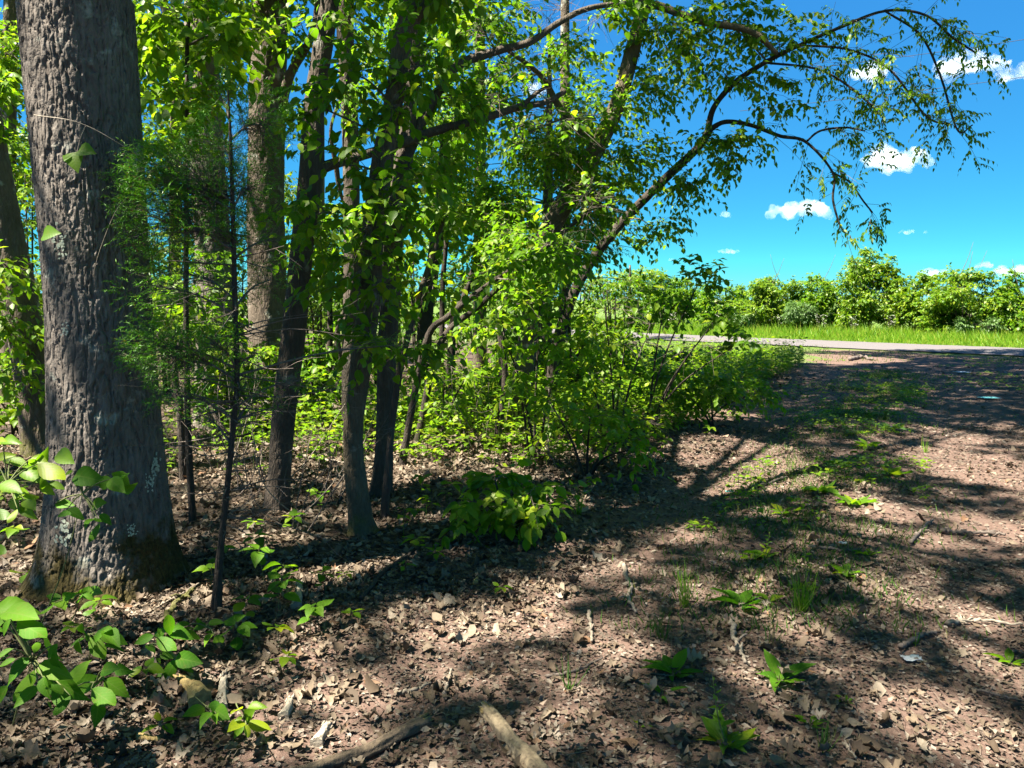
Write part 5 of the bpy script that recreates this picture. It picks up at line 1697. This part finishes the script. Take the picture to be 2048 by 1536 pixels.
SEED += [(450, 1140, .14, 6, .08, 'leaf', 'seedling in the gap between the oak base and the cedar base'), (560, 1190, .16, 7, .09, 'leaf_bright', 'pale seedling just above the broad whorled seedling'), (650, 1195, .12, 6, .08, 'leaf', 'seedling right of the broken stub'),
         (470, 1300, .12, 6, .08, 'leaf_fore', 'seedling above the upright pale splinter'), (560, 1300, .1, 5, .07, 'leaf', 'seedling below the broad whorled seedling'), (380, 1310, .1, 5, .07, 'leaf', 'seedling right of the slender leaved sprig'),
         (640, 1040, .2, 6, .08, 'leaf', 'seedling between the forked sapling and the central trunk'), (900, 1010, .16, 6, .08, 'leaf_bright', 'seedling behind the lone broad leaved shrub'), (940, 1050, .12, 5, .07, 'leaf', 'low seedling beside the lone broad leaved shrub'),
         (1180, 990, .14, 6, .07, 'leaf_bright', 'seedling at the litter rim beyond the lone broad leaved shrub'), (1330, 905, .14, 7, .08, 'leaf_bright', 'seedling on the rim of the green bank')]
for q, (px, py, h, n, L, mt, lab) in enumerate(SEED):
    r = np.random.default_rng(3000 + q)
    g = gnd(px, py)
    top = g + np.array([r.normal(0, .02), r.normal(0, .02), h])
    lv = []
    a0 = r.uniform(0, 6.28)
    for k in range(n):
        a = a0 + k * 2.4
        lev = 1 - .5 * (k // 5) / max(1, n / 5) - .08 * r.random()
        b = g + (top - g) * lev
        d = np.array([math.cos(a), math.sin(a), r.uniform(-.25, .4)])
        b = b + nrm(d) * .012
        lv.append((b, b + nrm(d) * L * r.uniform(.7, 1.15), UP + r.normal(0, .25, 3)))
    sprig('seedling', lab, 'seedling', g, [[g - (0, 0, .01), (g + top) / 2 + r.normal(0, .008, 3), top]], lv, mt, 'leafy seedlings on the leaf litter', stem_r=.002)

# ------------------------------------------------------------------ weeds of the track
def tuft(label, px, py, n, h, mat='grass', spread=.62):
    r = np.random.default_rng(int(px * 5 + py))
    g = gnd(px, py)
    t = thing('grass_tuft', label, 'grass tuft', g, 'grass tufts on the track')
    a = r.uniform(0, 6.28, n)
    ax = np.stack([np.cos(a) * spread * r.uniform(.2, 1.6, n), np.sin(a) * spread * r.uniform(.2, 1.6, n), np.ones(n)], 1)
    N = np.stack([np.cos(a), np.sin(a), np.full(n, .3)], 1)
    B = g + np.stack([r.normal(0, .012, n), r.normal(0, .012, n), np.full(n, -.005)], 1)
    hh = 1.2 * h * r.uniform(.45, 1.1, n)
    leaf_objects(t, 'blade', [GB1, GB2], M[mat], B, ax, N, hh, .0042 / hh, r.random(n), g)
    return t


GB1 = shape([(0, .5), (.3, .5), (.6, .38), (.85, .2), (1, 0)], .02, .45)
GB2 = shape([(0, .5), (.3, .5), (.6, .38), (.85, .2), (1, 0)], .02, .15)
tuft('tall fine grass tuft right of the crooked grey stick', 1368, 1212, 26, .2)
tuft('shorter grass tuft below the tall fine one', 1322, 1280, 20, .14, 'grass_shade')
tuft('large bright grass tuft with a weed stalk beside it', 1602, 1222, 44, .2)
tuft('thin grass tuft beyond the lying curved twig', 1142, 1380, 14, .13, 'grass_shade')
tuft('grass tuft at the foot of the lone broad leaved shrub', 1155, 1030, 26, .2)
tuft('grass tuft on the near end of the weedy strip', 1545, 1290, 12, .1, 'grass_shade')
tuft('sunlit grass tuft by the tall leafy weed', 1850, 905, 16, .16)
tuft('grass tuft at the head of the weedy strip', 1770, 840, 24, .18, 'grass_shade')
tuft('grass tuft leaning beside the sunny track patch', 1585, 940, 16, .12)
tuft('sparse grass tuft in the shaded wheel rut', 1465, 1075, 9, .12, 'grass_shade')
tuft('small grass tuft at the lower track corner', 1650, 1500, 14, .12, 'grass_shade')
tuft('grass tuft beside the pale long stick', 1830, 1290, 8, .08)
tuft('grass tuft by the shoot at the litter rim', 1010, 1075, 10, .14)


def rosette(label, px, py, n, L, mat='leaf_fore', stalk=0, W=.62, lift=.45, small=0):
    r = np.random.default_rng(int(px * 11 + py))
    g = gnd(px, py)
    lv = []
    for k in range(n):
        a = k * 2.4 + r.normal(0, .2)
        d = np.array([math.cos(a), math.sin(a), lift * r.uniform(.5, 1.5)])
        lv.append((g + nrm(d) * .01, g + nrm(d) * L * 1.25 * r.uniform(.6, 1.15), UP + r.normal(0, .2, 3) - .3 * np.array([math.cos(a), math.sin(a), 0])))
    stems = [[g - (0, 0, .01), g + (0, 0, .02), g + (0, 0, .03)]]
    if stalk:
        top = g + np.array([r.normal(0, .03), r.normal(0, .02), stalk])
        stems.append([g, (g + top) / 2 + r.normal(0, .01, 3), top])
        for k in range(12):
            f = .3 + .7 * k / 12
            b = g + (top - g) * f
            a = k * 2.4
            d = np.array([math.cos(a), math.sin(a), .5])
            lv.append((b, b + nrm(d) * (.05 * (1.3 - f)), UP + r.normal(0, .3, 3)))
    return sprig('broadleaf_weed', label, 'weed', g, stems, lv, mat, 'broad leaved weeds on the track', tmpls=[OVATE, OVATE2, OVATE3], stem_r=.003, W=W)


rosette('upright blue green weed rosette right of the tall fine grass', 1482, 1212, 7, .13)
rosette('floppy weed rosette with a pale leaf under it, lower track', 1558, 1362, 9, .12)
rosette('dark weed rosette with a tall seed stalk near the lower edge', 1452, 1492, 12, .11, 'leaf', stalk=.26)
rosette('small blue green weed rosette above the two leaf sprout', 1348, 1350, 8, .11)
rosette('two leaf sprout on bare litter below the small rosette', 1325, 1390, 3, .09)
rosette('single leaf sprout near the lower edge between the log and the stalked weed', 1276, 1455, 2, .06, 'leaf_bright')
rosette('weed with a thin flower stalk rising beside the bright grass tuft', 1612, 1180, 8, .08, 'leaf_bright', stalk=.32)
rosette('leafy weed between the two blue green rosettes', 1540, 1205, 5, .08, 'leaf_bright')
rosette('bushy weed on the strip left of the bright grass tuft', 1528, 1115, 10, .1, 'leaf', stalk=.16)
rosette('weed spreading flat above the bushy weed', 1500, 1120, 6, .09, 'leaf_bright')
rosette('yellow green weed clump beside the flower stalk', 1690, 1150, 8, .1, 'leaf')
rosette('low weed near the blueish scrap of paper', 1730, 1110, 6, .08, 'leaf')
rosette('tall leafy weed lit by the sun in the weedy strip', 1735, 895, 10, .14, 'leaf_bright', stalk=.3)
rosette('round leaved weed under the tall leafy weed', 1690, 935, 9, .14, 'leaf_bright')
rosette('flat weed at the shaded side of the weedy strip', 1640, 985, 12, .15, 'leaf')
rosette('dark leaved weed lowest in the upper weedy strip', 1705, 1010, 10, .15, 'leaf')
rosette('lone weed in the shaded wheel rut', 1565, 1028, 7, .12, 'leaf')
rosette('sprawling weed on the sunny side of the strip', 1780, 950, 10, .14, 'leaf_bright')
rosette('grey weed tuft at the top of the strip', 1780, 860, 12, .16, 'leaf_grey', stalk=.28)
rosette('low leaf clump at the right frame edge beside the pale long stick', 2020, 1328, 6, .09, 'leaf')
rosette('small weed below the rolled brown stick', 1620, 1450, 6, .06, 'leaf')
rosette('tiny weed left of the paper scrap on the lower track', 1690, 1405, 5, .05, 'leaf')
rosette('stalked weed among grass at the far shaded end of the strip', 1830, 790, 9, .2, 'leaf_bright', stalk=.35)

# ------------------------------------------------------------------ fallen leaves
r = np.random.default_rng(81)
lit = Bag()


def litter(n, ylo, yhi, size, tms, dens_fn, mat_bag, W=1.0, tilt=.35, lift=.025):
    x, y = scatter(n, ylo, yhi, r)
    k = r.random(n) < dens_fn(x, y)
    x, y = x[k], y[k]
    m = len(x)
    a = r.uniform(0, 6.28, m)
    ax = np.stack([np.cos(a), np.sin(a), r.normal(0, .22, m)], 1)
    N = np.stack([r.normal(0, tilt, m), r.normal(0, tilt, m), np.ones(m)], 1)
    B = np.stack([x, y, hz(x, y) + r.uniform(0, lift, m)], 1)
    L = size * r.uniform(.55, 1.35, m)
    rn = r.random(m)
    pick = r.integers(0, len(tms), m)
    for q in range(len(tms)):
        i = pick == q
        leaves(mat_bag, tms[q], B[i] - nrm(ax[i]) * (L[i] * .5)[:, None], ax[i], N[i], L[i], W, rn[i])


def d_wood(x, y):
    u = path_u(x, y)
    w = np.clip((-u - 1.0 + 1.4 * (fbm(x * 1.3, y * 1.3, 90, 3) - .5)) / .9, 0, 1)
    mid = .25 * np.exp(-((u - .1) / .45) ** 2) * (y < 7)
    near = .3 * np.clip((3.6 - y) / 1.0, 0, 1)
    return np.clip(np.maximum(np.maximum(w, mid), near) + .07, 0, 1)


def d_all(x, y):
    return np.clip(.5 + .5 * fbm(x * 2, y * 2, 91, 3), 0, 1)


litter(34000, 1.5, 4.2, .036, LOBED[:1] + CRUMP[:3] + FLAKE, d_wood, lit, W=.7, tilt=.6)
litter(3000, 1.5, 4.2, .075, LOBED + CRUMP, d_wood, lit, W=.8, tilt=.35)
litter(34000, 4.0, 8.0, .053, FLAKE + CRUMP[:1], d_wood, lit, W=.75, tilt=.6)
litter(3000, 4.0, 8.0, .085, LOBED + CRUMP, d_wood, lit, W=.8, tilt=.35)
litter(20000, 7.8, 16.0, .085, FLAKE, lambda x, y: d_wood(x, y) * (path_u(x, y) < -1), lit)
lit.build('leaf_litter', M['litter'], None, 'stuff')
chips = Bag()
litter(68000, 1.5, 4.5, .018, SCRAP, d_all, chips, tilt=.5, lift=.012)
litter(52000, 4.3, 9.5, .027, SCRAP, lambda x, y: d_all(x, y) * (path_u(x, y) > -2.4), chips, tilt=.5, lift=.012)
litter(14000, 9.0, 18, .05, SCRAP, lambda x, y: d_all(x, y) * (path_u(x, y) > -2.2) * .8, chips, tilt=.4, lift=.01)
chips.build('leaf_fragment_litter', M['chips'], None, 'stuff')
# the leaves that show largest are pieces of their own on the ground
n = 300
x, y = scatter(n * 2, 1.7, 3.9, r)
k = np.argsort(-d_wood(x, y) + r.random(n * 2) * .6)[:n]
x, y = x[k], y[k]
a = r.uniform(0, 6.28, n)
leaf_objects(ground, 'fallen_leaf', LOBED + CRUMP[:2], M['litter'], np.stack([x, y, hz(x, y) + r.uniform(.015, .035, n)], 1),
             np.stack([np.cos(a), np.sin(a), r.normal(0, .15, n)], 1), np.stack([r.normal(0, .3, n), r.normal(0, .3, n), np.ones(n)], 1), r.uniform(.045, .085, n), .85, r.random(n), np.zeros(3))
# fine twigs
n = 7000
x, y = scatter(n, 1.6, 10, r)
a = r.uniform(0, 6.28, n)
ln = r.uniform(.03, .12, n) + .2 * r.random(n) ** 6
P0 = np.stack([x, y, hz(x, y) + .012], 1)
P2 = P0 + np.stack([np.cos(a) * ln, np.sin(a) * ln, r.uniform(0, .03, n)], 1)
P2[:, 2] = hz(P2[:, 0], P2[:, 1]) + r.uniform(.008, .03, n)
V, p = twig_batch(P0, (P0 + P2) / 2 + np.stack([r.normal(0, .012, n), r.normal(0, .012, n), r.uniform(0, .012, n)], 1), P2, r.uniform(.0007, .0018, n), .0007)
bg = Bag(); bg.add(V[: 9 * 4200], [p[0][: 6 * 4200]]); bg.build('twig_litter', M['twig'], None, 'stuff')
bg = Bag(); bg.add(V[9 * 4200:] , [p[0][6 * 4200:] - 9 * 4200]); bg.build('bleached_twig_litter', M['twig_pale'], None, 'stuff')

# ------------------------------------------------------------------ sticks, logs, wood chunks
def stick(label, pts, w, mat='twig_pale', group='sticks lying on the track', name='fallen_stick', knots=True, lift=.0):
    P = np.array([gnd(*q) for q in pts])
    b = P[0].copy()
    rad = w * P[:, 1].mean() / F / 2
    r = np.random.default_rng(int(pts[0][0] * 3 + pts[0][1]))
    Q = spline(P, 26)
    Q[:, 2] = hz(Q[:, 0], Q[:, 1]) + rad * .8 + lift + .012
    Q[1:-1] += r.normal(0, rad * .35, (24, 3))
    rr = rad * (1.1 - .45 * np.linspace(0, 1, 26)) * (1 + r.normal(0, .08, 26))
    V, p = tube(Q, rr, 9)
    t = thing(name, label, 'stick', b, group)
    bg = Bag(); bg.add(V, p); sh = bg.build('shaft', M[mat], t, smooth=True, origin=b)
    for k in range(2 if knots else 0):
        i = r.integers(5, 20)
        d = nrm(np.array([r.normal(), r.normal(), .5]))
        V, p = tube(np.array([Q[i], Q[i] + d * rad * 3, Q[i] + d * rad * 5 + (0, 0, -rad)]), np.array([rad * .5, rad * .4, rad * .15]), 6)
        bg = Bag(); bg.add(V, p); bg.build('side_stub', M[mat], sh, smooth=True, origin=b)


stick('crooked grey stick in the litter left of the tall fine grass', [(1245, 1135), (1252, 1160), (1262, 1178), (1258, 1205), (1272, 1232)], 9)
stick('short grey stick below the crooked grey one', [(1178, 1230), (1180, 1260), (1183, 1290)], 8)
stick('thick mottled stick below the blue green rosette', [(1463, 1245), (1468, 1280), (1482, 1310), (1490, 1335)], 11)
stick('thin curved brown twig near the lower middle', [(1092, 1360), (1150, 1350), (1205, 1322)], 6, 'twig')
stick('pale twig lying above the dark log', [(798, 1393), (840, 1384), (866, 1370)], 8)
stick('pair forming pale twig standing steeply above the dark log', [(888, 1396), (895, 1370), (904, 1345)], 7)
stick('long fallen branch leading from the broken stub to the central trunk', [(722, 1206), (760, 1160), (800, 1128), (880, 1072), (950, 1040)], 9, 'bark_limb')
stick('long pale straight stick at the right edge of the track', [(1895, 1254), (1960, 1248), (2044, 1256)], 8)
stick('brown forked stick left of the long pale one', [(1800, 1302), (1835, 1282), (1872, 1272)], 10, 'twig')
stick('dark stick across the shaded right rut', [(1880, 1068), (1960, 1072), (2010, 1076)], 9, 'twig')
stick('thin brown stick in the sunny track patch', [(1500, 980), (1545, 968), (1575, 958)], 6, 'twig')
stick('dark bent stick on the sunny right rut', [(1820, 1092), (1850, 1058), (1866, 1045)], 7, 'twig')
stick('mossy fallen branch under the oak base', [(335, 1250), (345, 1225), (370, 1200), (390, 1185)], 13, 'bark_grey')
stick('thin pale root like twig touching the mossy branch', [(236, 1238), (280, 1236), (330, 1212), (400, 1172)], 5)
stick('rolled brown stick by the lower weed', [(1688, 1494), (1698, 1508), (1712, 1524)], 8)
stick('lying brown stick near the frame bottom under the seedlings', [(278, 1484), (300, 1488), (320, 1490)], 14, 'wood_yellow', knots=False)
stick('long thin dark stick at the lower right of the track', [(1945, 1385), (2000, 1398), (2045, 1410)], 6, 'twig')
stick('short dark stick left of the far scrap', [(1700, 722), (1725, 717), (1745, 722)], 7, 'twig')
stick('bleached twig in the litter behind the central trunk', [(600, 915), (640, 922), (690, 930)], 6)
stick('dead branch lying in the woodland litter behind the cedar', [(430, 905), (500, 890), (600, 905)], 7, 'twig')
stick('dark stick among weeds in the shaded strip', [(1640, 1100), (1690, 1106), (1722, 1105)], 6, 'twig')


def broken_log(name, label, cat, pts, w, mat, endmat, group=None, ragged=.035):
    P = np.array([gnd(*q) for q in pts])
    b = P[0].copy()
    rad = w * P[:, 1].mean() / F / 2
    r = np.random.default_rng(int(pts[0][0] + 7 * pts[0][1]))
    Q = spline(P, 90)
    Q[:, 2] = hz(Q[:, 0], Q[:, 1]) + rad * .75
    V, p = tube(Q, np.ones(90), 40, cap=False)
    V = V.reshape(90, 40, 3)
    D = V - Q[:, None]
    th = np.linspace(0, 6.283, 40, endpoint=False)
    s = np.linspace(0, 1, 90)[:, None]
    rr = rad * (1.05 - .15 * s) * (1 - (.4 if cat == 'wood chunk' else 0) * np.clip((s - .35) / .65, 0, 1) ** 1.5) * (1 + .5 * (vnoise(th[None] * 6 / 6.283 + 0 * s, s * 4 + 0 * th[None], 3, 6) - .5) + .34 * (vnoise(th[None] * 20 / 6.283 + 0 * s, s * 9 + 0 * th[None], 4, 20) - .5))
    V = Q[:, None] + D * rr[:, :, None]
    e = 89                                                  # ragged broken end
    T = nrm(Q[-1] - Q[-3])
    V[e] += T * (r.uniform(-.3, 1, 40) * ragged)[:, None]
    V[e - 1] += T * (r.uniform(-.3, .5, 40) * ragged)[:, None]
    t = thing(name, label, cat, b, group)
    bg = Bag(); bg.add(V.reshape(-1, 3), p); sh = bg.build('shaft', M[mat], t, smooth=True, origin=b)
    bg = Bag()
    inner = Q[-1] - T * .02
    ring = V[e] * .985 + inner * .015
    k = np.arange(40)
    bg.add(np.vstack([ring, inner]), [np.stack([np.full(40, 40), k, (k + 1) % 40], -1)])
    for q in range(7):                                      # splinters
        a = Q[-1] - T * rad * r.uniform(.3, 1.2) + D[e][r.integers(0, 40)] * rad * r.uniform(.6, .95)
        V2, p2 = tube(np.array([a, a + T * rad * r.uniform(.4, 1.2) + r.normal(0, rad * .05, 3), a + T * rad * r.uniform(1.2, 1.9) + r.normal(0, rad * .1, 3)]), np.array([.26, .2, .03]) * rad, 5)
        bg.add(V2, p2)
    bg.build('broken_end', M[endmat], sh, origin=b)
    ring = V[0]
    bg = Bag(); bg.add(np.vstack([ring, Q[0]]), [np.stack([np.full(40, 40), (k + 1) % 40, k], -1)]); bg.build('cut_end', M[endmat], sh, origin=b)
    return t


broken_log('fallen_log', 'dark decayed log with a torn yellow end at the bottom edge', 'log', [(560, 1580), (660, 1540), (760, 1500), (850, 1452)], 33, 'log_dark', 'wood_yellow')
broken_log('fallen_log', 'pale barkless log pointing away from the viewer at the bottom edge', 'log', [(1110, 1600), (1060, 1540), (1010, 1480), (972, 1432)], 37, 'log_pale', 'wood_yellow', ragged=.02)
for lab, pts, w, mt in [('stubby yellow rotten wood chunk in the litter', [(400, 1418), (385, 1395), (365, 1372)], 40, 'wood_yellow'),
                        ('upright pale grey wood splinter with a sharp tip', [(441, 1428), (443, 1400), (449, 1360)], 24, 'wood_pale'),
                        ('small pale splinter by the two hanging slender leaves', [(255, 1366), (260, 1352), (270, 1338)], 9, 'wood_pale'),
                        ('thin yellowish splinter behind a round leaved seedling', [(300, 1408), (308, 1392), (316, 1378)], 9, 'wood_yellow'),
                        ('short pale wood piece left of the dark log', [(632, 1496), (645, 1475), (656, 1456)], 24, 'wood_pale'),
                        ('grey splintered wood piece between the splinter and the dark log', [(566, 1440), (575, 1425), (582, 1405)], 20, 'wood_pale'),
                        ('broken upright pale stub among seedlings', [(592, 1222), (596, 1200), (600, 1172)], 20, 'wood_pale'),
                        ('tan wood fragment on the mid litter', [(950, 1172), (953, 1162), (955, 1154)], 11, 'wood_yellow')]:
    broken_log('wood_chunk', lab, 'wood chunk', pts, w, mt, mt, 'broken wood pieces in the litter', ragged=.02)


def scrap(label, px, py, w, d, mat, name='paper_scrap', cat='litter scrap'):
    g = gnd(px, py)
    r = np.random.default_rng(int(px + py))
    n = 9
    X, Y_ = np.meshgrid(np.linspace(-1, 1, n), np.linspace(-1, 1, n), indexing='ij')
    z = .012 + .022 * fbm(X * 2.5 + px, Y_ * 2.5, 5, 3)
    V = np.stack([X * w * (1 + .2 * vnoise(Y_ * 2, X * 0, 3)), Y_ * d, z], -1).reshape(-1, 3)
    i, j = np.meshgrid(np.arange(n - 1), np.arange(n - 1), indexing='ij')
    qd = np.stack([i * n + j, (i + 1) * n + j, (i + 1) * n + j + 1, i * n + j + 1], -1).reshape(-1, 4)
    o = link(name, mesh_np(name, V, [qd], M[mat]), loc=g)
    md = o.modifiers.new('thickness', 'SOLIDIFY'); md.thickness = .002
    tag(o, label, cat, 'scraps dropped on the track')


scrap('flat teal scrap lying on the far right of the track', 1978, 798, .13, .10, 'teal', 'plastic_scrap')
scrap('crumpled white scrap near the lane end of the track', 1924, 746, .12, .12, 'paper')
scrap('crumpled pale paper scrap on the lower right track', 1823, 1325, .035, .025, 'paper')
scrap('tiny bluish scrap in the shaded middle of the track', 1686, 1092, .022, .015, 'paper')
scrap('small teal scrap at the edge of the sunny track patch', 1460, 988, .03, .02, 'teal', 'plastic_scrap')

# ------------------------------------------------------------------ overhead wires
for lab, a, b in (('lower thin overhead wire crossing the cloud', (1480, 222), (2300, 118)), ('upper thin overhead wire above the cloud', (1600, 140), (2300, 38))):
    P = np.array([at(a[0], a[1], 34), at((a[0] + b[0]) / 2, (a[1] + b[1]) / 2 + 5, 31), at(b[0], b[1], 28)])
    V, p = tube(spline(P, 30), .010, 6)
    bg = Bag(); bg.add(V, p)
    o = bg.build('overhead_wire', M['wire'], None, smooth=True)
    tag(o, lab, 'wire', 'overhead wires')

# ------------------------------------------------------------------ fair-weather clouds
k = NT('cloud_vapour')
vol = k.n('ShaderNodeVolumePrincipled')
vol.inputs['Color'].default_value = (1, 1, 1, 1)
ctc = k.n('ShaderNodeTexCoord')
cnz = k.noise(ctc.outputs['Object'], .05, 4, .55)
k.l(k.math('MULTIPLY', k.math('MULTIPLY', k.math('SUBTRACT', cnz, .36), 2.4, clamp=True), .055), vol.inputs['Density'])
vol.inputs['Anisotropy'].default_value = .0
k.l(vol.outputs[0], k.out.inputs['Volume'])
M['cloud'] = k.m
ctx = bpy.data.textures.new('cloud_lumps', 'CLOUDS')
ctx.noise_scale = 9
ctx.noise_depth = 3
CL = [(1785, 312, 165, 62, 'heart notched white cloud in the open blue'), (1598, 418, 135, 46, 'rounded white cloud below the drooping branches'), (1965, 132, 230, 62, 'large bright cloud spreading past the frame corner'),
      (1745, 142, 90, 44, 'small cloud seen through the hanging leaves'), (1451, 428, 28, 14, 'tiny slanted cloud low above the lane'), (1459, 503, 54, 13, 'thin flat cloud just over the hedge'),
      (1826, 463, 60, 13, 'thin flat cloud over the tallest hedge bush'), (1070, 176, 58, 34, 'small cloud glimpsed between the limbs'), (1343, 519, 14, 7, 'tiniest cloud beside the woodland edge'),
      (1862, 543, 60, 24, 'low cloud behind the open hedge bush'), (2035, 538, 90, 30, 'low cloud behind the dark hedge bush'), (1970, 530, 40, 16, 'low cloud between the last hedge bushes')]
CY_ = 1000.0
for q, (cx_, cy__, w, h, lab) in enumerate(CL):
    r = np.random.default_rng(700 + q)
    c = at(cx_, cy__, CY_)
    W2, H2 = 1.05 * w * CY_ / F / 2, 1.1 * h * CY_ / F / 2
    bg = Bag()
    n = 16
    for s in range(n):
        fx = r.uniform(-1, 1)
        rr = H2 * r.uniform(.5, .85) * (1 - .4 * abs(fx))
        o = np.array([fx * (W2 - rr), r.uniform(-.6, .6) * W2 * .5, -H2 + rr + r.uniform(0, 1) * (2 * H2 - 2 * rr) * (1 - .5 * abs(fx))])
        a, b = np.meshgrid(np.linspace(0, math.pi, 7), np.linspace(0, 2 * math.pi, 10, endpoint=False), indexing='ij')
        P = np.stack([np.sin(a) * np.cos(b) * 1.25, np.sin(a) * np.sin(b), np.cos(a)], -1).reshape(-1, 3) * rr + o
        i, j = np.meshgrid(np.arange(6), np.arange(10), indexing='ij')
        bg.add(P, [np.stack([i * 10 + j, (i + 1) * 10 + j, (i + 1) * 10 + (j + 1) % 10, i * 10 + (j + 1) % 10], -1).reshape(-1, 4)])
    me = mesh_np('cloud', np.vstack(bg.V), bg.P, M['cloud'])
    o = link('cloud', me, loc=c)
    md = o.modifiers.new('merge', 'REMESH'); md.mode = 'VOXEL'; md.voxel_size = max(.35, H2 / 9)
    md = o.modifiers.new('lumps', 'DISPLACE'); md.texture = ctx; md.strength = H2 * .8; md.mid_level = .6; md.texture_coords = 'GLOBAL'
    tag(o, lab, 'cloud', 'fair weather clouds')
